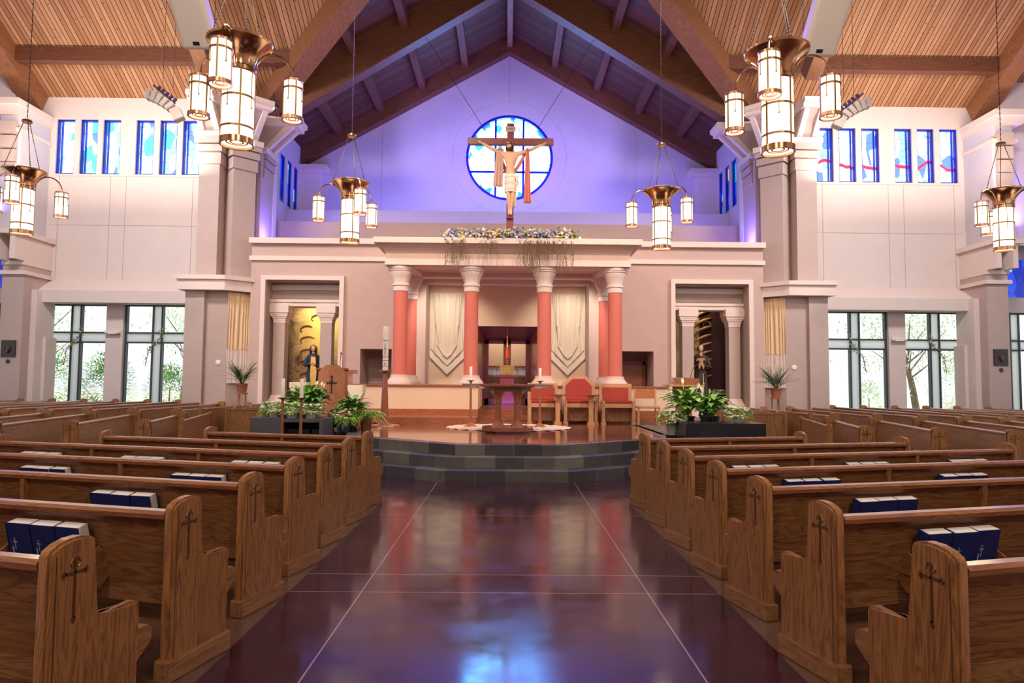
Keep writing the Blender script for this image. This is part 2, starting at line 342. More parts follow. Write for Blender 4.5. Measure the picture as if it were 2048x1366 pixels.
ro = k.n('MapRange', {0: k.noise(k.tc, 2.2, 5, 0.6), 1: 0.3, 2: 0.7, 3: 0.08, 4: 0.24}).outputs[0]; k.t.links.new(ro, k.b.inputs['Roughness'])
k.b.inputs['Specular IOR Level'].default_value = 0.45; k.b.inputs['Specular Tint'].default_value = (.78, .66, 1, 1); k.b.inputs['Coat Weight'].default_value = 0.12; k.b.inputs['Coat Roughness'].default_value = 0.09
k.bump(k.noise(k.tc, 1.7, 3, 0.5), 0.10, 0.02)
m = MB(); m.box(-19, -6, -0.1, 19, 21.85, 0); st(m.done('floor', MATS['polished_floor']), 'polished burgundy concrete floor with saw cut lines', 'floor')
# slate steps and platform
def slate(name, axis_top=False):
    k = NT(name, 0.38); xyz = k.n('SeparateXYZ', {0: k.tc})
    u = k.math('ADD', k.math('DIVIDE', xyz.outputs[0], 0.46), k.math('MULTIPLY', k.math('FLOOR', k.math('DIVIDE', k.math('ADD', xyz.outputs[2], -0.001), 0.1667)), 0.37))
    v = k.math('DIVIDE', xyz.outputs[1], 0.75)
    cell = k.n('CombineXYZ', {0: k.math('FLOOR', u), 1: k.math('FLOOR', k.math('DIVIDE', k.math('ADD', xyz.outputs[2], -0.001), 0.1667)), 2: 0.0}).outputs[0]
    tone = k.n('TexWhiteNoise', {0: cell}, noise_dimensions='3D').outputs['Value']
    g = k.noise(k.tc, 4.0, 6, 0.6, 1.0); f = k.math('ADD', k.math('MULTIPLY', tone, 0.65), k.math('MULTIPLY', g, 0.4))
    c = k.ramp(f, [(0.1, (0.025, 0.026, 0.030)), (0.5, (0.070, 0.072, 0.074)), (0.9, (0.20, 0.185, 0.16))])
    gr = k.math('GREATER_THAN', k.math('ABSOLUTE', k.math('SUBTRACT', k.math('FRACT', u), 0.5)), 0.488)
    k.color(k.mix(gr, c, (0.14, 0.13, 0.12))); k.bump(g, 0.35, 0.01); return k.m
SLATE = slate('slate_tile')
def oct_pts(q): 
    r = [(1.0 - .08 * q, 10.25 + .3 * q), (2.2 - .2 * q, 11.0 + .27 * q), (3.35 - .24 * q, 12.0 + .15 * q), (3.7 - .3 * q, 13.3 + .05 * q), (3.7 - .3 * q, 17.2)]
    return [(-a, b) for a, b in r[::-1]] + r
root = empty('platform_steps'); tag(root, 'three dark slate steps rising to the altar platform', 'steps', kind='structure')
for q in range(3):
    m = MB(); m.prism(oct_pts(q), lambda a, b: (a, b, q / 6 if q else 0.0), lambda a, b: (a, b, (q + 1) / 6)); m.done('step', SLATE, root)
m = MB(); m.box(-4.6, 13.3, 0, -3.0, 17.3, 0.5); m.box(3.0, 13.3, 0, 4.6, 17.3, 0.5); m.box(-6.9, 17.3, 0, 6.9, 21.8, 0.495); m.done('side_platform', SLATE, root)
k = NT('stained_platform_floor', 0.12); g = k.noise(k.tc, 1.6, 6, 0.6, 0.8)
k.color(k.ramp(g, [(0.3, (0.13, 0.035, 0.022)), (0.7, (0.24, 0.085, 0.05))])); k.b.inputs['Coat Weight'].default_value = 0.5; k.b.inputs['Coat Roughness'].default_value = 0.06; k.bump(k.noise(k.tc, 2, 3), 0.06, 0.02)
m = MB(); m.prism([(a * 0.93, 0.35 + b * 0.985 if b < 17 else b) for a, b in oct_pts(2)], lambda a, b: (a, b, 0.49), lambda a, b: (a, b, 0.504)); m.done('platform_top', MATS['stained_platform_floor'], root)
# podium behind the altar with a wooden base
for s in (-1, 1):
    r = empty('podium'); tag(r, 'low cream wall carrying the red columns, %s of the tabernacle opening' % ('left' if s < 0 else 'right'), 'podium', kind='structure')
    a, b = sorted((s * 0.72, s * 4.15))
    m = MB(); m.box(a, 17.12, 0.8, b, 20.0, 1.37); m.done('wall_face', CREAM, r)
    m = MB(); m.box(a - .02, 17.08, 1.37, b + .02, 20.0, 1.405); m.done('top_cap', CHERX, r)
    m = MB(); m.box(a, 17.10, 0.5, b, 20.0, 0.8); m.done('wood_base', CHERX, r)
    if s < 0: m = MB(); m.box(-3.2, 16.2, 0.5, -0.72, 17.1, 0.64); m.done('wood_step', CHERX, r)
m = MB(); m.box(-0.72, 17.6, 0.5, 0.72, 18.2, 0.62); m.box(-0.72, 18.2, 0.5, 0.72, 22.5, 0.74); st(m.done('tabernacle_steps', CHERX), 'wooden steps up to the tabernacle between the podium walls', 'steps')
# ---- sanctuary screen wall at Y = 20
hol = [(-7.12, -4.92, -1, 4.42), (4.92, 7.12, -1, 4.42), (-4.3, -3.38, 0.5, 2.42), (3.38, 4.3, 0.5, 2.42), (-2.95, 2.95, -1, 4.75)]
m = wall_y(MB(), 20.0, 20.35, (-7.56, 7.56), (0, 5.5), hol); st(m.done('wall_sanctuary', ALTW), 'taupe screen wall behind the altar', 'wall')
m = MB(); m.box(-7.6, 19.86, 5.5, 7.6, 20.5, 5.66); m.box(-7.6, 19.92, 5.0, 7.6, 20.0, 5.13)
for s in (-1, 1):
    for (a, b, c, d) in ((4.80, 4.93, 0.5, 4.42), (7.1, 7.23, 0.5, 4.42), (4.80, 7.23, 4.42, 4.55)):
        x0, x1 = sorted((s * a, s * b)); m.box(x0, 19.9, c, x1, 20.0, d)
st(m.done('trim_1', TRIM), 'pale cornice and mouldings of the sanctuary wall', 'cornice')
m = MB(); m.box(-8.1, 20.35, 5.4, 8.1, 22.9, 5.55); m.box(-8.1, 22.9, 5.4, 8.1, 23.0, 6.85); m.box(-8.1, 23.0, 6.7, 8.1, 24.5, 6.85); st(m.done('wall_upper_sanctuary', ALTW), 'set back taupe wall above the sanctuary screen', 'wall')
m = MB(); m.box(-8.1, 24.5, 6.7, 8.1, 24.6, 7.66); m.box(-8.1, 24.6, 7.5, 8.1, 26.5, 7.66); st(m.done('wall_ledge', GABLE), 'blue lit ledge below the gable', 'wall')
# door recesses with wooden doors
for s in (-1, 1):
    r = empty('door_%d' % (1 if s < 0 else 2)); tag(r, 'wooden side door recessed in the sanctuary wall, %s of the red columns' % ('left' if s < 0 else 'right'), 'door', kind='structure')
    a, b = sorted((s * 3.38, s * 4.3)); m = MB(); m.box(a - .05, 20.35, 0.5, a, 21.2, 2.6); m.box(b, 20.35, 0.5, b + .05, 21.2, 2.6); m.box(a - .05, 20.35, 2.42, b + .05, 21.2, 2.6); m.box(a - .05, 21.2, .5, b + .05, 21.3, 2.6); m.done('recess', PIER, r)
    if s > 0: m = MB(); m.box(a + .02, 21.0, 0.5, b - .12, 21.1, 2.05, bev=.01); m.done('door_leaf', CHERRY, r); m = MB(); m.box(a, 20.95, 2.05, b - .06, 21.15, 2.15); m.box(b - .13, 20.95, .5, b - .05, 21.15, 2.15); m.done('door_frame', CROSSW, r)
# ---- gable wall, round window
m = MB(); N = 48; cx, cz, rw = 0.02, 10.33, 1.72
ring = [(cx + rw * math.cos(2 * PI * i / N + PI / 2), cz + rw * math.sin(2 * PI * i / N + PI / 2)) for i in range(N)]
def outer_pt(a, b):
    d = Vector((a - cx, b - cz)).normalized(); best = 99
    # clip against gable outline
    for (nx, nz, dd) in ((1, 0, 8.4 - cx), (-1, 0, 8.4 + cx), (0, -1, cz - 6.7), (0.568, 1, 15.6 - cz - .568 * cx), (-0.568, 1, 15.6 - cz + .568 * cx)):
        q = nx * d.x + nz * d.y
        if q > 1e-6: best = min(best, dd / q)
    return (cx + d.x * best, cz + d.y * best)
ext = sorted(set([math.atan2(z - cz, x - cx) % (2 * PI) for x, z in ((-8.4, 6.7), (8.4, 6.7), (8.4, 10.83), (-8.4, 10.83), (cx, 15.6))] + [(2 * PI * i / N + PI / 2) % (2 * PI) for i in range(N)]))
for y in (26.5, 26.8):
    P = []
    for t in ext:
        a, b = cx + rw * math.cos(t), cz + rw * math.sin(t); P.append(((a, y, b), (outer_pt(a, b)[0], y, outer_pt(a, b)[1])))
    for i in range(len(P)): (a, b), (c2, d) = P[i], P[(i + 1) % len(P)]; m.poly([a, b, d, c2])
for i in range(N): a, b = ring[i], ring[(i + 1) % N]; m.poly([(a[0], 26.5, a[1]), (b[0], 26.5, b[1]), (b[0], 26.8, b[1]), (a[0], 26.8, a[1])])
st(m.done('wall_gable', GABLE), 'violet lit gable wall with the round window', 'wall')
m = MB()
for rr in (2.25,):
    n = 96
    for i in range(n):
        a0, a1 = 2 * PI * i / n, 2 * PI * (i + 1) / n
        m.poly([(cx + q * math.cos(a), 26.493, cz + q * math.sin(a)) for q, a in ((rr, a0), (rr, a1), (rr + .012, a1), (rr + .012, a0))])
m.box(-.006, 26.49, 12.6, .006, 26.499, 14.4)
for x in (-5.0, 5.0): m.box(x - .006, 26.49, 7.7, x + .006, 26.499, 11.6)
st(m.done('trim_2', PIER), 'thin joint lines in the gable wall around the round window', 'joint')
win = empty('window_1'); tag(win, 'round stained glass window in the gable behind the crucifix', 'window', kind='structure')
m = MB(); m.lathe([(0, 0), (rw + .02, 0), (rw + .02, .02), (0, .02)], n=64, M=Matrix.Translation((cx, 26.7, cz)) @ Matrix.Rotation(PI / 2, 4, 'X')); m.done('pane', SG_ROUND, win)
m = MB()
m.lathe([(rw - .10, 0), (rw + .0, 0), (rw + .0, .26), (rw - .10, .26), (rw - .10, 0)], n=64, cap=False, M=Matrix.Translation((cx, 26.76, cz)) @ Matrix.Rotation(PI / 2, 4, 'X'))
for x in (-.55, .55): h = math.sqrt(rw * rw - x * x); m.box(cx + x - .042, 26.58, cz - h, cx + x + .042, 26.66, cz + h)
for z in (-.55, .55): h = math.sqrt(rw * rw - z * z); m.box(cx - h, 26.58, cz + z - .042, cx + h, 26.66, cz + z + .042)
m.done('window_frame', BLUEFR, win)
# ---- chancel side walls with slit windows (x = +-8.1)
SW = Matrix(((0, 1, 0, 0), (1, 0, 0, 0), (0, 0, 1, 0), (0, 0, 0, 1)))
for s in (-1, 1):
    yy = [(22.75, 23.2), (23.85, 24.35), (24.65, 25.12), (25.4, 25.85)]; x0, x1 = sorted((s * 8.1, s * 8.4))
    m = wall_y(MB(), x0, x1, (21.8, 26.8), (5.4, 11.2), [(a, b, 7.85, 9.55) for a, b in yy]); bmesh.ops.transform(m.bm, matrix=SW, verts=m.bm.verts[:])
    st(m.done('wall_chancel_%s' % ('left' if s < 0 else 'right'), GABLE), '%s side wall of the sanctuary with slit windows' % ('left' if s < 0 else 'right'), 'wall')
    for i, (a, b) in enumerate(yy):
        r = empty('window_%d' % (2 + i + (4 if s > 0 else 0))); tag(r, 'blue slit window number %d from the gable on the %s sanctuary side wall' % (4 - i, 'left' if s < 0 else 'right'), 'window', kind='structure')
        q0, q1 = sorted((s * 8.22, s * 8.24)); m = MB(); m.box(q0, a, 7.85, q1, b, 9.55); m.done('pane', SG_BLUE, r)
        q0, q1 = sorted((s * 8.13, s * 8.2)); m = MB()
        for aa, bb, cc, dd in ((a, a + .06, 7.85, 9.55), (b - .06, b, 7.85, 9.55), (a, b, 7.85, 7.91), (a, b, 9.49, 9.55)): m.box(q0, aa, cc, q1, bb, dd)
        m.done('window_frame', BLUEFR, r)
    a, b = sorted((s * 8.1, s * 7.05)); m = MB(); m.box(a, 25.9, 9.62, b, 26.5, 9.8); m.box(a, 26.0, 9.5, b, 26.5, 9.62); a, b = sorted((s * 8.1, s * 7.35)); m.box(a, 26.15, 7.66, b, 26.5, 9.5)
    st(m.done('trim_%d' % (4 + (s > 0)), TRIM), 'bracket block under the roof beam at the %s gable corner' % ('left' if s < 0 else 'right'), 'bracket')
# ---- roof decks and timbers
A0, CS = 15.12, 0.568
def cz_(x): return A0 - CS * abs(x)
YM = 14.5   # transept ridge
def valley(y): return (A0 - 10.6 - .62 * (21.8 - y)) / CS
yr = 21.8 - (A0 - 10.6) / .62
BEAMD = wood('beam_wood_dark_y', (0.085, 0.026, 0.014), (0.19, 0.068, 0.032), 1, 0.6, 0.0, 0.5)
root = empty('ceiling'); tag(root, 'pine plank ceiling over nave and transepts', 'ceiling', kind='structure')
T = 0.06
for s in (-1, 1):
    vx = valley(21.8)
    m = MB(); pts = [(0, yr), (0, 27.0), (s * 8.6, 27.0), (s * 8.6, 21.8), (s * vx, 21.8)]
    m.prism(pts, lambda a, b: (a, b, cz_(a)), lambda a, b: (a, b, cz_(a) + T)); y2 = 2 * yr
    pts = [(a, y2 - b) for a, b in pts]; pts[1] = (0, -5); pts[2] = (s * 8.6, -5)
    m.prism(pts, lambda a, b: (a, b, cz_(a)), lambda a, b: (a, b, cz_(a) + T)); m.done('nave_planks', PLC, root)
    m = MB(); zt = lambda b: 10.6 + .62 * (21.8 - b) if b > yr else 10.6 + .62 * (b - (y2 - 21.8))
    for f in (lambda b: b, lambda b: y2 - b):
        pts = [(0, f(yr)), (s * vx, f(21.8)), (s * vx, f(22.1)), (s * 18, f(22.1)), (s * 18, f(yr))]
        m.prism(pts, lambda a, b: (a, b, zt(b)), lambda a, b: (a, b, zt(b) + T))
    m.done('transept_planks', PLT, root)
    side = 'left' if s < 0 else 'right'
    # diagonal valley beam, rib beams, edge rafters, purlins
    m = MB(); m.beam((s * vx, 21.8, 10.6 + .02), (0, yr, A0 + .02), .62, .62); st(m.done('valley_beam', BEAMY), 'wide diagonal timber rising from the %s pier to the crossing' % side, 'beam')
    m = MB(); m.beam((s * 8.72, 19.4, 10.65), (s * 8.72, 15.2, 10.65 + 4.2 * .69), .42, .5); st(m.done('rafter', BEAMY), 'timber rafter rising over the %s pier beside the hanging loudspeaker' % side, 'beam')
    m = MB(); m.beam((s * 15.25, 21.8, 10.6), (s * 15.25, yr, A0), .55, .62); st(m.done('rafter', BEAMY), 'timber rafter at the outer corner of the %s transept' % side, 'beam')
    for yq in (20.35, 17.8): m = MB(); m.beam((s * 15.0, yq, zt(yq)), (s * (valley(yq) + .1), yq, zt(yq)), .28, .42); st(m.done('purlin', BEAMX), 'level timber purlin across the %s transept ceiling, %s' % (side, 'lower one' if yq > 19 else 'higher one'), 'beam')
    for i, xq in enumerate((1.75, 3.4, 5.0, 6.6)):
        y0 = yr + (valley(21.8) - valley(21.8)) + (21.8 - yr) * xq / vx
        m = MB(); m.beam((s * xq, 26.2, cz_(xq)), (s * xq, y0 + .2, cz_(xq)), .24, .33); st(m.done('purlin', BEAMD), 'small timber purlin on the %s slope over the sanctuary, number %d from the ridge' % (side, i + 1), 'beam')
m = MB(); m.beam((0, 26.2, A0), (0, yr, A0), .2, .5); st(m.done('ridge_beam', BEAMY), 'ridge timber at the top of the sanctuary roof', 'beam')
def rib(name, y0, y1, zi, sl, xe, label):
    m = MB(); pts = [(-xe, cz_(xe)), (0, A0), (xe, cz_(xe)), (xe, zi - sl * xe), (0, zi), (-xe, zi - sl * xe)]
    for s in (-1, 1):
        q = [(0, A0), (s * xe, cz_(xe)), (s * xe, zi - sl * xe), (0, zi)]; m.prism(q, lambda a, b: (a, y0, b), lambda a, b: (a, y1, b))
    st(m.done(name, BEAMX), label, 'beam')
rib('rib_beam', 26.1, 26.5, 14.45, .568, 8.1, 'dark timber rib against the gable wall')
rib('rib_beam', 21.4, 21.85, 14.3, .62, 7.1, 'timber rib spanning between the two piers')
# ---- piers
def pier(s):
    side = 'left' if s < 0 else 'right'; r = empty('pier'); tag(r, 'tall taupe pier with banner at the %s of the sanctuary' % side, 'pier', kind='structure')
    f = lambda a, b, z: (s * a, b, z)
    def pr(m, pts, z0, z1): m.prism(pts, lambda a, b: f(a, b, z0), lambda a, b: f(a, b, z1)); return m
    low = [(9.3, 19.65), (8.75, 19.65), (8.75, 19.8), (8.12, 19.8), (7.55, 20.36), (7.55, 21.8), (9.3, 21.8)]
    pr(MB(), low, 0, 4.05).done('base_shaft', PIER, r)
    m = pr(MB(), [(9.45, 19.45), (8.1, 19.45), (7.33, 20.2), (7.33, 21.85), (9.45, 21.85)], 4.05, 4.35); pr(m, [(9.5, 19.38), (8.07, 19.38), (7.26, 20.17), (7.26, 21.9), (9.5, 21.9)], 4.35, 4.47); m.done('ledge', TRIM, r)
    m = MB(); pr(m, [(9.08, 19.75), (8.48, 19.75), (8.48, 21.8), (9.08, 21.8)], 4.4, 8.6); d = .7071
    c0 = Vector((8.12, 19.88)); u = Vector((-d, d)); v = Vector((d, d))
    def diag(o, z0, z1, m, dep=.6): 
        p = [c0 - u * o - v * o, c0 + u * (.68 + o) - v * o, c0 + u * (.68 + o) + v * dep, c0 - u * o + v * dep]; pr(m, [(q.x, q.y) for q in p], z0, z1)
    diag(0, 4.4, 8.5, m)
    pr(m, [(8.2, 20.7), (7.62, 20.7), (7.62, 21.8), (8.2, 21.8)], 4.4, 8.5); pr(m, [(9.0, 20.6), (7.9, 20.6), (7.9, 21.8), (9.0, 21.8)], 4.4, 9.9)
    m.done('upper_shaft', PIER, r)
    m = MB()
    for i, (z0, z1) in enumerate(((7.75, 8.08), (8.12, 8.32), (8.36, 8.56))):
        o = .04 + .04 * i; pr(m, [(9.08 + o, 19.75 - o), (8.48 - o, 19.75 - o), (8.48 - o, 20.6), (9.08 + o, 20.6)], z0 + .05, z1 + .05)
        diag(o, z0 - .02, z1 - .02, m, .3); pr(m, [(8.2, 20.9), (7.62 - o, 20.9), (7.62 - o, 21.75), (8.2, 21.75)], z0, z1)
    m.done('capital', PIER, r)
    m = MB(); o = .15; pr(m, [(9.08 + o, 19.75 - o), (8.48 - o, 19.75 - o), (8.48 - o, 20.6), (9.08 + o, 20.6)], 8.6, 8.74); diag(o, 8.5, 8.66, m, .3); pr(m, [(8.2, 20.75), (7.62 - o, 20.75), (7.62 - o, 21.85), (8.2, 21.85)], 8.52, 8.66)
    m.done('capital_ledge', TRIM, r)
    # flaring brackets: body, two ribs, cap
    for nm, org, ou, du, wd, tip, zb in (('a', Vector((8.78, 19.75)), Vector((1, 0)), Vector((0, -1)), .6, .75, 8.72), ('b', c0 + u * .34, u, -v, .66, .85, 8.64), ('c', Vector((7.62, 21.3)), Vector((0, 1)), Vector((-1, 0)), .62, 1.0, 8.64)):
        def br(m, half, off, prof):
            P = [(org + ou * off + du * a, b) for a, b in prof]
            A = [m.bm.verts.new(f(p.x - ou.x * half, p.y - ou.y * half, z)) for p, z in P]; B = [m.bm.verts.new(f(p.x + ou.x * half, p.y + ou.y * half, z)) for p, z in P]; n = len(P)
            for i in range(n): m.bm.faces.new((A[i], A[(i + 1) % n], B[(i + 1) % n], B[i]))
            m.bm.faces.new(A[::-1]); m.bm.faces.new(B)
        m = MB(); br(m, wd / 2 - .02, 0, [(-.5, zb), (0, zb), (tip * .35, zb + .45), (tip * .8, 9.42), (-.5, 9.42)])
        m.done('bracket', PIER, r)
        m = MB()
        for off in (-wd / 2 + .08, wd / 2 - .08): br(m, .075, off, [(-.1, zb), (.05, zb), (tip * .9, 9.44), (tip * .6, 9.44)])
        br(m, wd / 2 + .08, 0, [(-.5, 9.42), (tip, 9.42), (tip, 9.52), (tip + .1, 9.56), (tip + .1, 9.68), (-.5, 9.68)])
        m.done('bracket_rib', TRIM, r)
    m = MB(); m.lathe([(0, 0), (.075, 0), (.075, .02), (.05, .03), (0, .03)], n=20, M=Matrix.Translation(f(8.35, 19.8, 1.98)) @ Matrix.Rotation(PI / 2, 4, 'X')); o = m.done('wall_disc', WHITE); tag(o, 'small round white disc on the %s pier' % side, 'wall disc')
pier(-1); pier(1)
# ---- transept walls
LOW = [(10.2, 12.26), (12.8, 14.86)]; CLR = [(10.03, 10.59), (10.77, 11.33), (11.52, 12.1), (12.6, 13.17), (13.34, 13.9), (14.08, 14.67)]
wn = 10
def addwin(kind, s, a, b, z0, z1, label):
    global wn
    r = empty('window_%d' % wn); wn += 1; tag(r, label, 'window', kind='structure'); a, b = sorted((s * a, s * b))
    if kind == 'clere':
        m = MB(); m.box(a, 21.98, z0, b, 22.0, z1); m.done('pane', SG_GREEN if s < 0 else SG_RED, r)
        m = MB(); t = .045
        m.box(a, 21.86, z0, a + t, 21.97, z1); m.box(b - t, 21.86, z0, b, 21.97, z1); m.box(a, 21.86, z0, b, 21.97, z0 + t); m.box(a, 21.86, z1 - t, b, 21.97, z1)
        q = a + .1 if s < 0 else b - .13; m.box(q, 21.9, z0, q + .03, 21.97, z1); m.done('window_frame', BLUEFR, r)
        return
    # big cross window
    m = MB(); t = .05; cxm = (a + b) / 2
    cxm = a + (b - a) * .5
    for x in (a, cxm - .17, cxm + .12, b - t): m.box(x, 21.92, z0, x + t, 22.06, z1)
    for z in (z0, 2.62, 2.93, z1 - t): m.box(a, 21.93, z, b, 22.05, z + t)
    m.done('window_frame', BLACKF, r)
    m = MB(); m.poly([(cxm - .12, 21.96, z0), (cxm + .12, 21.96, z0), (cxm + .12, 21.96, z1), (cxm - .12, 21.96, z1)]); m.poly([(a + t, 21.965, 2.67), (b - t, 21.965, 2.67), (b - t, 21.965, 2.93), (a + t, 21.965, 2.93)]); m.done('cross_panel', FROST, r)
    m = MB(); m.box(a, 22.07, z0, b, 22.08, z1); m.done('pane', GLASS, r)
for s in (-1, 1):
    side = 'left' if s < 0 else 'right'
    H = [tuple(sorted((s * a, s * b))) + (8.08, 9.88) for a, b in CLR] + [tuple(sorted((s * a, s * b))) + (0.35, 3.86) for a, b in LOW] + [tuple(sorted((s * 15.45, s * 17.4))) + (0.35, 3.86), tuple(sorted((s * 15.3, s * 17.4))) + (4.35, 5.6)]
    xs = sorted((s * 7.6, s * 17.8)); m = wall_y(MB(), 21.8, 22.12, xs, (0, 11.4), H); st(m.done('wall_transept_%s' % side, WALL), 'white end wall of the %s transept' % side, 'wall')
    m = MB(); x0, x1 = sorted((s * 9.3, s * 14.75)); m.prism([(21.8, 4.62), (21.2, 4.22), (21.2, 3.84), (21.8, 3.84)], lambda a, b: (x0, a, b), lambda a, b: (x1, a, b)); st(m.done('trim_%d' % (6 + (s > 0)), WALL), 'sloping fascia over the %s transept windows' % side, 'fascia')
    m = MB()
    for x in (12.35, 12.85, 10.2, 14.5): 
        m.box(s * x - .006, 21.79, 4.62, s * x + .006, 21.801, 8.0)
    m.box(x0, 21.79, 6.4, x1, 21.801, 6.41); m.box(x0, 21.79, 8.0, x1, 21.801, 8.01)
    st(m.done('trim_%d' % (8 + (s > 0)), PIER), 'thin joint lines in the %s transept wall' % side, 'joint')
    for i, (a, b) in enumerate(CLR): addwin('clere', s, a, b, 8.08, 9.88, 'slit stained glass window, number %d from the pier, high in the %s transept' % (i + 1, side))
    for i, (a, b) in enumerate(LOW): addwin('big', s, a, b, .35, 3.86, 'tall clear window with white cross, %s in the %s transept' % ('nearer the pier' if i == 0 else 'farther from the pier', side))
    addwin('big', s, 15.45, 17.4, .35, 3.86, 'clear window at the %s edge beyond the outer pier' % side)
    r = empty('window_%d' % wn); wn += 1; tag(r, 'blue and yellow stained glass at the %s edge above the outer window' % side, 'window', kind='structure')
    a, b = sorted((s * 15.3, s * 17.4)); m = MB(); m.box(a, 21.95, 4.35, b, 21.97, 5.6); m.done('pane', SG_BLUE, r)
    # outer pier
    r = empty('pier'); tag(r, 'outer pier with a bronze plaque at the %s end of the transept' % side, 'pier', kind='structure')
    def bx(m, a, b, y0, y1, z0, z1): a, b = sorted((s * a, s * b)); m.box(a, y0, z0, b, y1, z1)
    m = MB(); bx(m, 14.62, 15.28, 20.6, 21.8, 0, 4.9); m.done('shaft', PIER, r)
    m = MB(); bx(m, 14.45, 14.62, 20.95, 21.8, 0, 4.2); bx(m, 14.35, 14.45, 21.3, 21.8, 0, 2.75); m.done('side_strip', WALL, r)
    m = MB(); bx(m, 14.55, 15.35, 20.5, 21.8, 4.6, 4.72); bx(m, 14.6, 15.3, 20.55, 21.8, 4.9, 5.02); bx(m, 14.6, 14.75, 20.1, 21.8, 5.02, 5.75); bx(m, 15.1, 15.25, 20.1, 21.8, 5.02, 5.75); bx(m, 14.5, 15.4, 20.0, 21.8, 5.75, 5.9); m.done('capital', TRIM, r)
    m = MB(); bx(m, 14.85, 15.5, 20.5, 21.8, 5.9, 9.5); m.done('upper_shaft', GABLE, r)
    m = MB()
    for i in range(4): bx(m, 14.95, 15.4, 20.42 - .04 * i, 20.5, 7.6 + .42 * i, 7.97 + .42 * i)
    m.done('stepped_block', PIER, r)
    m = MB(); bx(m, 14.75, 15.75, 20.15, 21.8, 9.72, 9.9); bx(m, 14.8, 15.7, 20.25, 21.8, 9.5, 9.72); bx(m, 14.8, 15.6, 20.4, 21.8, 8.95, 9.07); m.done('cornice', TRIM, r)
    # small lower roof beam beyond
    m = MB(); m.beam((s * 16.0, 19.8, 7.1), (s * 19.5, 17.5, 7.6), .5, .8); st(m.done('side_beam', BEAMX), 'timber beam end at the %s edge under the side chandelier' % side, 'beam')
    m = MB(); x0, x1 = sorted((s * 15.5, s * 17.8)); m.box(x0, 21.0, 5.9, x1, 21.2, 11.3); st(m.done('wall_outer_%s' % side, WALL), 'white upper wall beyond the outer pier, %s' % side, 'wall')
m = MB(); m.box(-8.9, -5.2, 0, 8.9, -5, 15.3); st(m.done('wall_back', WALL), 'white wall behind the camera', 'wall')
# plain nave walls beside and behind the camera (upper part only)
for s in (-1, 1):
    x0, x1 = sorted((s * 8.6, s * 8.9)); m = MB(); m.box(x0, -5, 0, x1, 7.4, 10.6); st(m.done('wall_nave_%s' % ('left' if s < 0 else 'right'), WALL), 'white upper nave wall, %s' % ('left' if s < 0 else 'right'), 'wall')
for s in (-1, 1):
    side = 'left' if s < 0 else 'right'; m = wall_y(MB(), *sorted((s * 18.0, s * 18.3)), (7.4, 22.1), (0, 15.4), [(8.0 + 3.5 * i, 10.9 + 3.5 * i, .4, 5.2) for i in range(4)]); bmesh.ops.transform(m.bm, matrix=SW, verts=m.bm.verts[:])
    st(m.done('wall_end_%s' % side, WALL), 'white end wall closing the %s transept with wide openings' % side, 'wall')
    for i in range(4):
        r = empty('window_%d' % wn); wn += 1; tag(r, 'wide clear window in the %s transept end wall, number %d from the entrance side' % (side, i + 1), 'window', kind='structure')
        a, b = 8.0 + 3.5 * i, 10.9 + 3.5 * i; q0, q1 = sorted((s * 18.1, s * 18.18)); m = MB()
        for y in (a, (a + b) / 2 - .03, b - .06): m.box(q0, y, .4, q1, y + .06, 5.2)
        for z in (.4, 2.7, 5.14): m.box(q0, a, z, q1, b, z + .06)
        m.done('window_frame', BLACKF, r); q0, q1 = sorted((s * 18.2, s * 18.21)); m = MB(); m.box(q0, a, .4, q1, b, 5.2); m.done('pane', GLASS, r)
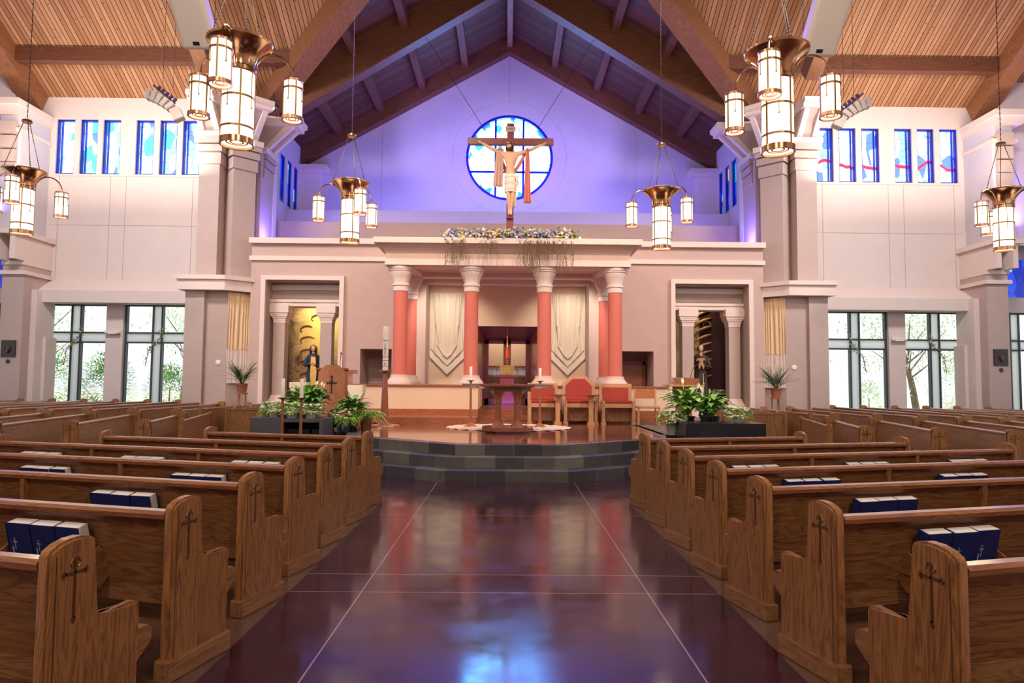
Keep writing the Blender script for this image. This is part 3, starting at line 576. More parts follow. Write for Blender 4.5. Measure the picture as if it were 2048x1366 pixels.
# ================================================================== PEWS AND BOOKS
def end_outline():
    return [(0, 0), (0, .842), (.01, .862), (.045, .882), (.09, .893), (.14, .895), (.185, .885), (.205, .872), (.21, .85), (.21, .60), (.218, .575), (.238, .558), (.27, .553), (.42, .565), (.438, .558), (.445, .54), (.445, 0)]
PM = {}
def pew_mesh(L, nsec, racks, panel_front=False, kneel=True, empty_racks=True):
    key = (round(L, 2), nsec, racks, panel_front)
    if key in PM: return copy_tree(PM[key])
    root = empty('pew'); h = L / 2
    for e in (-1, 1):
        m = MB(); x0, x1 = sorted((e * h, e * (h - .06)))
        m.prism(end_outline(), lambda a, b: (x0, a, b), lambda a, b: (x1, a, b))
        bmesh.ops.bevel(m.bm, geom=[ed for ed in m.bm.edges if abs(ed.verts[0].co.x - ed.verts[1].co.x) < 1e-6 and max(v.co.z for v in ed.verts) > .01], offset=.011, segments=2, affect='EDGES')
        o = m.done('end_panel', OAKZ, root, smooth=True)
        q0, q1 = sorted((e * (h + .014), e * (h - .074))); m = MB(); m.box(q0, -.016, 0, q1, .461, .105, bev=.006); m.done('plinth', OAKY, o)
        # incised vertical line near the rear edge
        a = e * h; q0, q1 = sorted((a, a + e * .0015)); m = MB(); m.box(q0, .030, .11, q1, .034, .84); m.done('edge_groove', BRASSD, o)
        m = MB(); q0, q1 = sorted((a - e * .002, a + e * .004)); cy, cz2 = .112, .765
        m.box(q0, cy - .005, cz2 - .17, q1, cy + .005, cz2 + .035); m.box(q0, cy - .045, cz2 - .005, q1, cy + .045, cz2 + .005)
        for dy, dz in ((0, .045), (-.048, 0), (.048, 0), (0, -.175)):
            p = [(cy + dy + u, cz2 + dz + v) for u, v in ((0, .016), (.011, 0), (0, -.016), (-.011, 0))]; m.prism(p, lambda a, b: (q0, a, b), lambda a, b: (q1, a, b))
        for dy in (-1, 1): m.tube([((q0 + q1) / 2, cy + dy * .012, cz2 + .055), ((q0 + q1) / 2, cy + dy * .022, cz2 + .035), ((q0 + q1) / 2, cy + dy * .014, cz2 + .02)], .0035, 4)
        m.done('carved_cross', BRASSD, o)
    m = MB(); x0, x1 = -h + .06, h - .06
    m.prism([(.035, .81), (.06, .81), (.155, .42), (.155, .33), (.125, .33), (.125, .42)], lambda a, b: (x0, a, b), lambda a, b: (x1, a, b)); m.done('backrest', OAKX, root)
    m = MB(); m.prism([(.004, .792), (.0, .815), (.012, .832), (.05, .836), (.075, .82), (.078, .798), (.06, .788)], lambda a, b: (x0, a, b), lambda a, b: (x1, a, b)); m.done('top_rail', RAIL, root, smooth=True)
    m = MB(); m.box(x0, .13, .365, x1, .475, .405, bev=.006); m.done('seat', OAKX, root)
    for e in (-1, 1):
        m = MB(); q0, q1 = sorted((e * (h - .012), e * (h - .055))); m.prism([(.435, .44), (.50, .44), (.525, .42), (.525, .37), (.435, .295)], lambda a, b: (q0, a, b), lambda a, b: (q1, a, b)); m.done('seat_bracket', OAKY, root)
    m = MB(); m.box(x0 + .01, .15, .405, x1 - .01, .465, .445, bev=.015); m.done('cushion', CUSH, root, smooth=True)
    if kneel: m = MB(); m.box(x0 + .05, -.16, .13, x1 - .05, -.02, .19, bev=.01); m.box(x0 + .1, -.05, .0, x0 + .14, -.02, .13); m.box(x1 - .14, -.05, .0, x1 - .1, -.02, .13); m.done('kneeler', CUSH, root)
    sec = (L - .12) / nsec
    for i in range(1, nsec): m = MB(); xx = x0 + i * sec; m.prism([(.002, .79), (.07, .79), (.16, .2), (.10, .0), (.06, .0), (.02, .35)], lambda a, b: (xx - .02, a, b), lambda a, b: (xx + .02, a, b)); m.done('support', OAKZ, root)
    if racks:
        for i in range(nsec):
            xc = x0 + (i + .5) * sec; m = MB()
            m.box(xc - .29, -.04, .490, xc + .29, .11, .501); m.prism([(-.04, .490), (-.03, .490), (-.045, .56), (-.055, .56)], lambda a, b: (xc - .29, a, b), lambda a, b: (xc + .29, a, b))
            for q in (-.29, .28): m.prism([(-.045, .46), (-.062, .56), (.05, .62), (.09, .58), (.12, .46), (.06, .40)], lambda a, b: (xc + q, a, b), lambda a, b: (xc + q + .012, a, b))
            m.done('book_rack', OAKY, root)
    if panel_front: m = MB(); m.box(x0, .60, .03, x1, .63, .84); m.box(x0 - .03, .585, .84, x1 + .03, .645, .87); m.box(x0 - .06, .58, 0, x0 + .0, .65, .90); m.box(x1 - .0, .58, 0, x1 + .06, .65, .90); m.done('modesty_panel', CHERRY if 0 else OAKZ, root)
    PM[key] = root; return root
ORD = ['frontmost', 'second', 'third', 'fourth', 'fifth', 'sixth', 'seventh', 'eighth', 'ninth', 'tenth']
def place(root, P, Q, label, group):
    P, Q = Vector(P), Vector(Q); d = Q - P
    root.location = ((P.x + Q.x) / 2, (P.y + Q.y) / 2, 0); root.rotation_euler = (0, 0, math.atan2(d.y, d.x)); tag(root, label, 'pew', group); return root
# books
BKP = None
def book():
    global BKP
    if BKP: return copy_tree(BKP)
    r = empty('hymnal'); m = MB(); m.box(-.066, -.002, .0, .074, .056, .211); m.done('pages', PAPER, r)
    m = MB(); m.box(-.078, -.006, -.003, .078, -.002, .21); m.box(-.078, .056, -.003, .078, .060, .21); m.box(-.078, -.006, -.003, -.066, .060, .21, bev=.003); m.done('cover', NAVY, r)
    m = MB(); m.box(-.032, -.0075, .075, -.028, -.006, .135); m.box(-.044, -.0075, .112, -.016, -.006, .116); m.box(-.05, -.0075, .03, -.043, -.006, .09); m.done('cover_stamp', SILV, r)
    BKP = r; return r
YK = [2.54, 3.47, 4.40, 5.31, 6.22, 7.15, 8.12]
SPEC = {0: (6.3, 4), 1: (5.9, 4), 2: (5.35, 3), 3: (4.72, 3), 4: (3.88, 3), 5: (3.16, 2), 6: (2.25, 2)}
th = R(15); NB = 0
for s in (-1, 1):
    side = 'left' if s < 0 else 'right'
    for kx in range(7):
        L, ns = SPEC[kx]; A = Vector((s * 1.66, YK[kx])); B = A + L * Vector((s * math.cos(th), math.sin(th)))
        p = pew_mesh(L, ns, kx < 5 and kx > 0)
        P, Q = (B, A) if s < 0 else (A, B)
        if kx == 6: lab = 'short oak pew nearest the slate steps, %s of the aisle' % side
        elif kx == 0: lab = 'oak pew nearest the camera, %s of the aisle' % side
        else: lab = 'oak pew in the %s block beside the aisle, %s from the front' % (side, ORD[6 - kx])
        place(p, P, Q, lab, 'oak pews facing the altar beside the aisle')
        if 1 <= kx <= 4:
            M = Matrix.Translation(p.location) @ p.rotation_euler.to_matrix().to_4x4(); sec = (L - .12) / ns
            for i in range(ns):
                xc = -L / 2 + .06 + (i + .5) * sec; wp = M @ Vector((xc, -.05, .7))
                if abs(wp.x) / wp.y > .80: continue
                n_in = (ns - 1 - i if s < 0 else i)
                for q, dx in enumerate((-.165, .0, .165)):
                    b = book(); dx += random.uniform(-.008, .008); b.scale = (1.05, 1, 1.08); b.location = M @ Vector((xc + dx, .020, .507)); b.rotation_euler = (R(14 + random.uniform(-2, 1)), 0, p.rotation_euler.z + R(random.uniform(-2, 2)))
                    tag(b, 'navy hymnal, %s in %s rack from aisle, back of %s pew %s' % (('left', 'middle', 'right')[q], ('first', 'second', 'third', 'fourth')[n_in], ('', 'sixth', 'fifth', 'fourth', 'third')[kx], side), 'hymnal', 'navy hymnals in the pew racks')
    # middle block turned towards the altar
    for j in range(5):
        n0 = Vector((s * (5.45 + .87 * j), 10.1 - .30 * j)); f0 = Vector((s * (6.15 + .90 * j), 12.75 + .12 * j)); L = (f0 - n0).length
        p = pew_mesh(round(L, 1), 2, False, j == 0, False)
        P, Q = (f0, n0) if s < 0 else (n0, f0)
        if s < 0: pass
        place(p, P, Q, 'turned oak pew between centre block and %s transept, %s from the altar' % (side, ('nearest', 'second', 'third', 'fourth', 'fifth')[j]), 'oak pews turned towards the altar')
    # transept block, rows parallel to the nave axis
    for j in range(9):
        x = 7.0 + .93 * j; y0 = 14.35; y1 = (18.3, 18.9)[j] if j < 2 else 20.3
        p = pew_mesh(round(y1 - y0, 1), 3, False, j == 0, False)
        P, Q = ((-x, y1), (-x, y0)) if s < 0 else ((x, y0), (x, y1))
        place(p, P, Q, 'oak pew in the %s transept, %s row counted from the altar' % (side, ('first', 'second', 'third', 'fourth', 'fifth', 'sixth', 'seventh', 'eighth', 'ninth')[j]), 'oak pews in the transept')
# small choir pews on the side platform
for s in (-1, 1):
    for j in range(2):
        p = pew_mesh(1.2, 1, False, True, False); p.location = (0, 0, 0)
        x = s * 5.45; y = 15.4 + .95 * j; place(p, (x + .6, y), (x - .6, y), 'short wooden choir pew in front of the %s niche, %s row' % ('left' if s < 0 else 'right', ('front', 'back')[j]), 'choir pews')
# ================================================================== CHANDELIERS
CH = {}
def lamp_shade(m, r, z0, z1, c=(0, 0)): m.lathe([(r, z0), (r, z1)], (c[0], c[1], 0), 28, cap=False); m.lathe([(0, z0 + .012), (r, z0 + .012)], (c[0], c[1], 0), 28, cap=False)
def frame(m, r, z0, z1, bands, nst, c=(0, 0), w_=.009, a0=0.0):
    for z in bands: m.lathe([(r, z), (r + .009, z), (r + .009, z + .022), (r, z + .022)], (c[0], c[1], 0), 28, cap=False)
    for i in range(nst):
        a = a0 + 2 * PI * i / nst; m.box(r - .002, -w_, z0, r + .009, w_, z1, M=Matrix.Translation((c[0], c[1], 0)) @ Matrix.Rotation(a, 4, 'Z'))
        a += PI / nst; m.box(r - .001, -.005, z0 + (z1 - z0) * .45, r + .005, .003, z1, M=Matrix.Translation((c[0], c[1], 0)) @ Matrix.Rotation(a, 4, 'Z')); m.blob((c[0] + (r + .004) * math.cos(a), c[1] + (r + .004) * math.sin(a), z0 + (z1 - z0) * .45), .011, 1)
def rings(m, r, z0, c=(0, 0)):
    for q in (.72, .45): m.lathe([(r * q, z0 + .004), (r * q, z0 - .006), (r * (q - .1), z0 - .006), (r * (q - .1), z0 + .004), (r * q, z0 + .004)], (c[0], c[1], 0), 24, cap=False)
def chandelier(angle, narm, ztop):
    root = empty('chandelier')
    m = MB(); lamp_shade(m, .168, .02, .80); m.done('lamp_shade', SHADE, root, smooth=True)
    m = MB(); frame(m, .170, .05, .80, (.16, .50), 4, a0=.5); m.done('shade_frame', BRASSD, root)
    m = MB(); m.lathe([(.165, -.01), (.182, -.01), (.184, .055), (.168, .055)], n=32, cap=False); rings(m, .165, .03); m.done('bottom_ring', BRASS, root, smooth=True)
    m = MB(); m.lathe([(.172, .79), (.186, .80), (.186, .84), (.165, .86), (.168, .92), (.19, .98), (.235, 1.045), (.30, 1.10), (.345, 1.125), (.352, 1.15), (.34, 1.155), (.29, 1.12), (.0, 1.10)], n=40, cap=False); m.done('bowl', BRASS, root, smooth=True)
    for i in range(narm):
        a = angle + 2 * PI * i / narm; d = Vector((math.cos(a), math.sin(a), 0)); m = MB(); pts = []
        for t in [q / 12 for q in range(13)]:
            ph = PI * (1 - t); pts.append(d * (.40 + .20 * math.cos(ph) + (0 if t > .15 else -.02)) + Vector((0, 0, .90 + .22 * math.sin(ph) + (-.0 if t < .5 else 0))))
        pts = [d * .172 + Vector((0, 0, .80))] + pts; m.tube(pts, .011, 8); arm = m.done('arm', BRASS, root, smooth=True); c = d * .60
        m = MB(); lamp_shade(m, .105, .42, .86, (c.x, c.y)); m.done('arm_lamp_shade', SHADE, arm, smooth=True)
        m = MB(); frame(m, .107, .44, .86, (.76,), 4, (c.x, c.y), .008, a); m.done('arm_lamp_frame', BRASSD, arm)
        m = MB(); m.lathe([(.103, .405), (.122, .405), (.122, .445), (.106, .445)], (c.x, c.y, 0), 24, cap=False); rings(m, .105, .43, (c.x, c.y)); m.done('arm_lamp_ring', COPPER, arm, smooth=True); m = MB(); m.lathe([(.0, .90), (.05, .90), (.112, .875), (.112, .85), (.10, .85)], (c.x, c.y, 0), 24, cap=False); m.done('arm_lamp_cap', COPPER, arm, smooth=True)
    m = MB()
    for i in range(3):
        a = angle + .5 + 2 * PI * i / 3; p0 = Vector((.34 * math.cos(a), .34 * math.sin(a), 1.15)); p1 = Vector((.05 * math.cos(a), .05 * math.sin(a), 2.05)); n = 44
        m.tube([p0.lerp(p1, t / n) for t in range(n + 1)], [.010 if t % 2 else .004 for t in range(n + 1)], 5)
    n = int((ztop - 2.1) / .05); m.tube([(0, 0, 2.1 + (ztop - 2.1) * t / n) for t in range(n + 1)], [.010 if t % 2 else .004 for t in range(n + 1)], 5); m.done('chain', IRON, root)
    m = MB(); m.lathe([(0, 2.03), (.075, 2.03), (.085, 2.05), (.075, 2.08), (.02, 2.11), (0, 2.12)], n=20); m.done('hub', BRASSD, root, smooth=True)
    l = bpy.data.lights.new('chandelier_uplight', 'POINT'); l.energy = 36; l.color = (1.0, .78, .55); l.shadow_soft_size = .3; o = bpy.data.objects.new('chandelier_uplight', l); COL.objects.link(o); o.parent = root; o.location = (0, 0, 1.6)
    return root
for x, y, z, ang, lab in ((-3.0, 7.4, 4.08, R(275), 'large brass chandelier hanging over the left pews, nearest the camera on the left'), (3.0, 7.45, 4.08, R(241), 'large brass chandelier hanging over the right pews, nearest the camera on the right'),
                          (-3.0, 12.8, 4.10, R(180), 'brass chandelier hanging before the sanctuary, left of the crucifix'), (2.98, 13.1, 4.10, R(188), 'brass chandelier hanging before the sanctuary, right of the crucifix'),
                          (-8.75, 12.2, 4.08, R(290), 'brass chandelier at the far left edge in the transept'), (9.45, 12.8, 4.08, R(200), 'brass chandelier at the far right edge in the transept')):
    zc = 13.0 if abs(x) < 5 else 13.6
    zc = min(cz_(x) if abs(x) < 5 else 99, 99) if abs(x) < 5 else (10.6 + .62 * (y - (2 * yr - 21.8)) if y < yr else 10.6 + .62 * (21.8 - y))
    if abs(x) < 5 and y > 2 * yr - 21.8: zc = max(cz_(x), 10.6 + .62 * min(21.8 - y, y - (2 * yr - 21.8)))
    c = chandelier(ang, 3, zc - z); c.location = (x, y, z); tag(c, lab, 'chandelier', 'brass chandeliers with glass shades')
# ================================================================== SPEAKERS AND SPOTS
for s in (-1, 1):
    side = 'left' if s < 0 else 'right'
    r = empty('loudspeaker', (s * 4.40, 9.45, 6.15), label='large white column loudspeaker hanging at 45 degrees, upper %s' % side, cat='loudspeaker', group='white column loudspeakers')
    r.rotation_euler = (R(44), 0, R(s * 0))
    m = MB(); m.box(-.24, -.0, 0, .24, .2, 1.5, bev=.03); m.done('cabinet', WHITE, r)
    m = MB(); m.box(-.19, -.008, .05, .19, .0, 1.45); m.done('grille', mat('grille_grey', (.80, .75, .73), .7), r)
    m = MB(); m.box(-.06, -.014, .07, .03, -.006, .12); m.done('badge', BLKP, r)
    m = MB(); Mi = r.rotation_euler.to_matrix().inverted()
    for dx in (-.2, .2): a = Vector((dx, .1, .1)); m.tube([a, a + Mi @ Vector((0, 0, 6.1 if dx * s < 0 else 5.9))], .004, 5)
    m.done('cable', IRON, r)
    r = empty('line_array', (s * 7.2, 14.0, 7.25), rz=R(s * -8), label='small curved white line array loudspeaker hanging before the %s slit windows' % side, cat='loudspeaker', group='curved line arrays')
    for i in range(6):
        a = R(18 + 13 * i); m = MB(); m.box(-.10, -.10, -.035 if i else -.2, .10, .10, .055, bev=.008)
        p = (s * (.24 - .48 * (1 - math.cos(R(13 * i + 8))) * 1.0 - .095 * i * .9), -.02 * i, -.22 + .105 * i * math.cos(R(9 * i)) + .02 * i); o = m.done('cabinet', WHITE, r); o.location = (-s * (.22 - .098 * i), -.02 * i, -.20 + .085 * i - .006 * i * i + .03); o.rotation_euler = (0, s * R(28 + 12 * i), 0)
    m = MB()
    for i in range(5): m.box(-.02, -.03, 0, .02, .03, .1, M=Matrix.Translation((-s * (.16 - .08 * i), .0, .03 + .06 * i)) @ Matrix.Rotation(R(-s * 40), 4, 'Y'))
    m.tube([(-s * .20, 0, 0), (s * .24, 0, .36)], .02, 6); m.done('rigging', mat('rigging_blue', (.06, .05, .16), .5), r)
    m = MB(); m.tube([(s * .05, 0, .2), (s * .05, 0, 7.5)], .005, 5); m.tube([(-s * .15, 0, .3), (-s * .15, 0, 7.5)], .005, 5); m.done('cable', IRON, r)
    for i, (x, z) in enumerate(((7.05, 9.95), (6.65, 9.86))):
        r = empty('spotlight', (s * x, 20.0 + i * .2, z - .35), label='small lit stage spotlight above the %s pier, %s one' % (side, ('outer', 'inner')[i]), cat='spotlight', group='stage spotlights')
        m = MB(); m.lathe([(0, 0), (.07, 0), (.09, .02), (.095, .16), (.05, .22), (0, .24)], n=18, M=Matrix.Rotation(R(90 + 25), 4, 'X') @ Matrix.Translation((0, 0, -.1)) @ Matrix.Rotation(PI, 4, 'X')); m.done('housing', BLKP, r)
        m = MB(); m.blob((0, -.13, -.05), .075, 2); m.done('lens', mat('hot_lens', (1, .9, .8), .3, emit=(1.0, .85, .7), es=9), r, smooth=True)
        m = MB(); m.tube([(0, 0, 0), (0, .02, .45)], .015, 6); m.done('mount', BLKP, r)
# ================================================================== CANOPY
r = empty('canopy'); tag(r, 'cream canopy with flared cornice carried on red columns behind the altar', 'canopy', kind='structure')
def frus(m, x0, y0, z0, x1, y1, z1, yb=20.0):
    a = [(-x0, y0, z0), (x0, y0, z0), (x0, yb, z0), (-x0, yb, z0)]; b = [(-x1, y1, z1), (x1, y1, z1), (x1, yb, z1), (-x1, yb, z1)]
    A = [m.bm.verts.new(p) for p in a]; B = [m.bm.verts.new(p) for p in b]
    for i in range(4): m.bm.faces.new((A[i], A[(i + 1) % 4], B[(i + 1) % 4], B[i]))
    m.bm.faces.new(A[::-1]); m.bm.faces.new(B)
m = MB()
prof = [(3.13, 17.36, 4.62), (3.14, 17.34, 4.75), (3.19, 17.28, 4.88), (3.30, 17.16, 4.98)]
for a, b in zip(prof, prof[1:]): frus(m, *a, *b)
m.done('entablature', ALTW if 0 else mat('plaster_rose', (.62, .46, .41), .8), r)
m = MB(); m.box(-3.4, 17.05, 4.98, 3.4, 20.0, 5.12); m.box(-3.15, 17.33, 4.46, 3.15, 18.05, 4.62); m.box(-3.15, 18.05, 4.46, -2.45, 20.0, 4.62); m.box(3.15, 18.05, 4.46, 2.45, 20.0, 4.62); m.box(-2.45, 19.6, 4.5, 2.45, 20.0, 4.62); m.done('cornice', TRIM, r)
m = MB(); m.box(-2.6, 20.35, 4.42, 2.6, 20.9, 4.6); m.box(-2.95, 20.2, 4.6, 2.95, 21.2, 4.75); m.done('inner_cornice', TRIM, r)
def column(x, y, lab):
    c = empty('column', (x, y, 1.405)); tag(c, lab, 'column', 'red columns under the canopy')
    m = MB(); m.lathe([(.185, .24), (.183, 1.2), (.178, 2.42)], n=32); m.done('shaft', PINKC, c, smooth=True)
    m = MB(); m.lathe([(.34, 0), (.34, .05), (.31, .09), (.26, .15), (.235, .19), (.235, .24), (.18, .25)], n=32); m.done('base', mat('plaster_pale_rose', (.66, .52, .48), .7), c, smooth=True)
    m = MB(); m.lathe([(.18, 2.40), (.20, 2.42), (.20, 2.54), (.225, 2.555), (.225, 2.60), (.20, 2.615), (.21, 2.68), (.25, 2.80), (.30, 2.90), (.30, 2.93), (.325, 2.935), (.325, 2.97), (.345, 2.98), (.345, 3.05)], n=36); m.done('capital', TRIM, c, smooth=True)
for x, y, lab in ((-2.78, 17.7, 'red column at the front left corner of the canopy'), (-.94, 17.7, 'red column left of the tabernacle opening'), (.96, 17.7, 'red column right of the tabernacle opening'), (2.8, 17.7, 'red column at the front right corner of the canopy'),
                  (-2.78, 19.5, 'red column standing behind the left corner column'), (2.8, 19.5, 'red column standing behind the right corner column')): column(x, y, lab)
# inner room of the canopy: side walls, back wall with the tabernacle opening
m = MB(); m.box(-2.95, 20.0, 1.0, -2.4, 20.95, 4.8); m.box(2.4, 20.0, 1.0, 2.95, 20.95, 4.8); st(m.done('wall_canopy_sides', mat('plaster_taupe_light', (.60, .46, .41), .85)), 'inner side walls of the canopy bay', 'wall')
m = wall_y(MB(), 20.9, 21.1, (-2.95, 2.95), (.5, 4.9), [(-.93, .93, .7, 3.19)]); st(m.done('wall_canopy_back', CREAM), 'cream back wall of the canopy bay with the tabernacle opening', 'wall')
r = empty('door_3'); tag(r, 'deep wooden portal around the gold tabernacle', 'door', kind='structure')
m = MB()
for s in (-1, 1): m.prism([(s * .93, 20.92), (s * .72, 22.1), (s * .9, 22.1), (s * 1.05, 20.95)], lambda a, b: (a, b, .7), lambda a, b: (a, b, 3.19))
m.done('portal_jamb', CHERRY, r)
m = MB()
for a, b in (((-.93, 20.92, 3.17), (-.72, 22.1, 2.82)),): m.poly([(-.93, 20.92, 3.17), (.93, 20.92, 3.17), (.72, 22.1, 2.82), (-.72, 22.1, 2.82)]); m.poly([(-.93, 20.92, 3.22), (.93, 20.92, 3.22), (.72, 22.1, 2.87), (-.72, 22.1, 2.87)])
m.done('portal_head', CROSSW, r)
m = MB()
for x in (-.72, .60): m.box(x, 22.1, .7, x + .12, 22.2, 2.85)
m.box(-.12, 22.1, .7, .12, 22.2, 2.85); m.box(-.72, 22.1, 2.72, .72, 22.2, 2.85); m.box(-.72, 22.1, .7, .72, 22.2, .95); m.done('portal_frame', CROSSW, r)
m = MB(); m.box(-.62, 22.14, .9, .62, 22.15, 2.75); m.done('pane', GLASS, r)
m = MB(); m.box(-1.6, 23.8, .5, 1.6, 23.9, 4.0); m.box(-1.6, 22.2, .5, -1.55, 23.8, 4); m.box(1.55, 22.2, .5, 1.6, 23.8, 4); st(m.done('wall_chapel', CREAM), 'cream wall of the small chapel seen through the portal', 'wall')
r = empty('louvred_cabinet', (0, 23.6, .7), label='brown louvred cabinet seen through the portal glass', cat='cabinet')
m = MB(); m.box(-1.3, 0, 0, 1.3, .15, 1.0); m.done('body', OAKX, r); m = MB()
for i in range(9): m.box(-1.2, -.02, .08 + .1 * i, 1.2, .0, .14 + .1 * i)
m.done('louvres', BEAMX, r); m = MB(); m.box(-1.2, 0, 1.28, 1.2, .1, 1.34); m.done('shelf_rail', CROSSW, r); m = MB(); m.box(-1.2, .05, 1.02, 1.2, .08, 1.27); m.done('patterned_strip', mat('blue_white_strip', (.55, .58, .72), .6, vary=.3, vscale=12), r)
area('chapel_light', (0, 23.0, 3.6), (0, 23.2, 0), 1.6, .6, 26, (1.0, .82, .6))
r = empty('tabernacle', (.0, 21.55, .74), label='gold tabernacle box with cross on a dark pedestal inside the portal', cat='tabernacle')
m = MB(); m.box(-.22, -.15, 0, .22, .15, .90); m.box(-.36, -.2, .90, .36, .2, .96); m.done('pedestal', CROSSW, r)
m = MB(); m.box(-.22, -.14, .97, .22, .14, 1.26); m.box(-.24, -.16, 1.22, .24, .16, 1.27)
for i in range(7): m.lathe([(.025, 0), (.025, .22), (.0, .25)], (-.19 + .063 * i, -.15, 1.0), 8)
m.box(-.012, -.02, 1.27, .012, .0, 1.40); m.box(-.045, -.02, 1.34, .045, 0, 1.36); m.done('gold_box', GOLD, r)
for s in (-1, 1):
    q = empty('candle_stand', (s * .32, 21.5, .74), label='thin brass candle stand %s of the tabernacle' % ('left' if s < 0 else 'right'), cat='candle stand', group='thin stands beside the tabernacle'); m = MB(); m.lathe([(.08, 0), (.08, .02), (.008, .04), (.008, 1.2), (.03, 1.22), (.0, 1.23)], n=12); m.done('pole', BRASSD, q)
r = empty('sanctuary_lamp', (0, 21.0, 1.95), label='hanging gold sanctuary lamp with red glass over the tabernacle', cat='lamp')
m = MB(); m.lathe([(0, 0), (.02, .03), (.01, .10), (.03, .16), (.075, .20), (.09, .24), (.03, .25)], n=16); m.lathe([(.05, .62), (.03, .70), (.0, .75)], n=16)
for i in range(3): a = 2 * PI * i / 3 + .5; m.tube([(.08 * math.cos(a), .08 * math.sin(a), .24), (.0, 0, .9)], .008, 5)
m.blob((0, 0, .92), .03, 1); m.tube([(0, 0, .9), (0, 0, 1.3)], .004, 5); m.done('gold_frame', GOLD, r, smooth=True)
m = MB(); m.lathe([(.03, .25), (.05, .30), (.055, .45), (.035, .60), (.0, .61)], n=16); m.done('red_glass', mat('ruby_glass', (.5, .01, .01), .15, emit=(1, .05, .02), es=.35), r, smooth=True)
# banners in the canopy bay
def banner(x, lab):
    r = empty('banner', (x, 20.84, 0), label=lab, cat='banner', group='draped banners in the canopy')
    w2 = .53; m = MB(); m.prism([(-w2, 4.2), (w2, 4.2), (w2, 2.22), (0, 1.70), (-w2, 2.22)], lambda a, b: (a, .0, b), lambda a, b: (a, .04, b)); m.done('backing', LINEN, r)
    m = MB(); nx, nz = 36, 44; G = []
    for i in range(nx + 1):
        col = []
        for j in range(nz + 1):
            u = -1 + 2 * i / nx; v = j / nz; sag = (1 - u * u); zb = 2.42 - .50 * (1 - abs(u)); z = 4.15 + (zb + .05 - 4.15) * v
            d = .05 + .022 * math.sin(abs(u) * 17 + 2.2 * v) * (.35 + abs(u)) + .03 * math.sin(9 * (v - .28 * sag)) * v * sag
            col.append(m.bm.verts.new((u * w2 * (.93 - .10 * math.sin(PI * v)), -d, z)))
        G.append(col)
    for i in range(nx):
        for j in range(nz): m.bm.faces.new((G[i][j], G[i + 1][j], G[i + 1][j + 1], G[i][j + 1]))
    m.done('drape', mat('ivory_satin', (.80, .70, .56), .45), r, smooth=True)
    m = MB()
    for e in (-1, 1):
        m.prism([(e * w2, 2.22), (e * w2, 2.40), (0, 1.90), (0, 1.70)], lambda a, b: (a, -.03, b), lambda a, b: (a, 0, b))
        m.tube([(e * .34, -.085, 4.15), (e * .33, -.09, 3.2), (e * .27, -.095, 2.6), (e * .12, -.10, 2.32), (0, -.10, 2.22)], [.03, .035, .035, .03, .02], 8)
    m.done('trim_band', mat('ivory_trim', (.82, .76, .66), .6), r, smooth=True)
banner(-1.83, 'long ivory draped banner with a pointed end, left of the tabernacle'); banner(1.85, 'long ivory draped banner with a pointed end, right of the tabernacle')
spot('banner_spot', (-1.9, 18.2, 4.4), (-1.83, 20.8, 2.5), 260, (1, .86, .70), 75); spot('banner_spot', (1.9, 18.2, 4.4), (1.85, 20.8, 2.5), 260, (1, .86, .70), 75)
# ================================================================== NICHES
def mural(name, kind):
    k = NT(name, .8); xyz = k.n('SeparateXYZ', {0: k.tc})
    n = k.noise(k.mapping((1, 1, 1)), 1.9, 3, .5, 1.6); c = k.ramp(n, [(.3, (.045, .04, .05)), (.42, (.28, .17, .09)), (.5, (.46, .32, .18)), (.56, (.30, .16, .08)), (.62, (.50, .34, .17)), (.75, (.20, .14, .08))])
    if kind == 'clouds':
        dd = k.n('VectorMath', {0: k.tc, 1: (-5.75, 21.6, 3.0)}, operation='DISTANCE').outputs['Value']; f = k.n('MapRange', {0: dd, 1: .25, 2: 1.15, 3: 1.0, 4: 0.0}).outputs[0]
        c = k.mix(f, c, (.95, .72, .22)); g = k.n('MapRange', {0: xyz.outputs[0], 1: -7.0, 2: -6.6, 3: .8, 4: 0.0}).outputs[0]; c = k.mix(g, c, (.03, .025, .03))
    else:
        left = k.math('LESS_THAN', xyz.outputs[0], 6.12); n3 = k.noise(k.tc, 1.4, 4); gold = k.ramp(n3, [(.3, (.30, .20, .07)), (.7, (.46, .33, .13))])
        c = k.mix(left, (.030, .006, .010), gold)
    k.color(c); return k.m
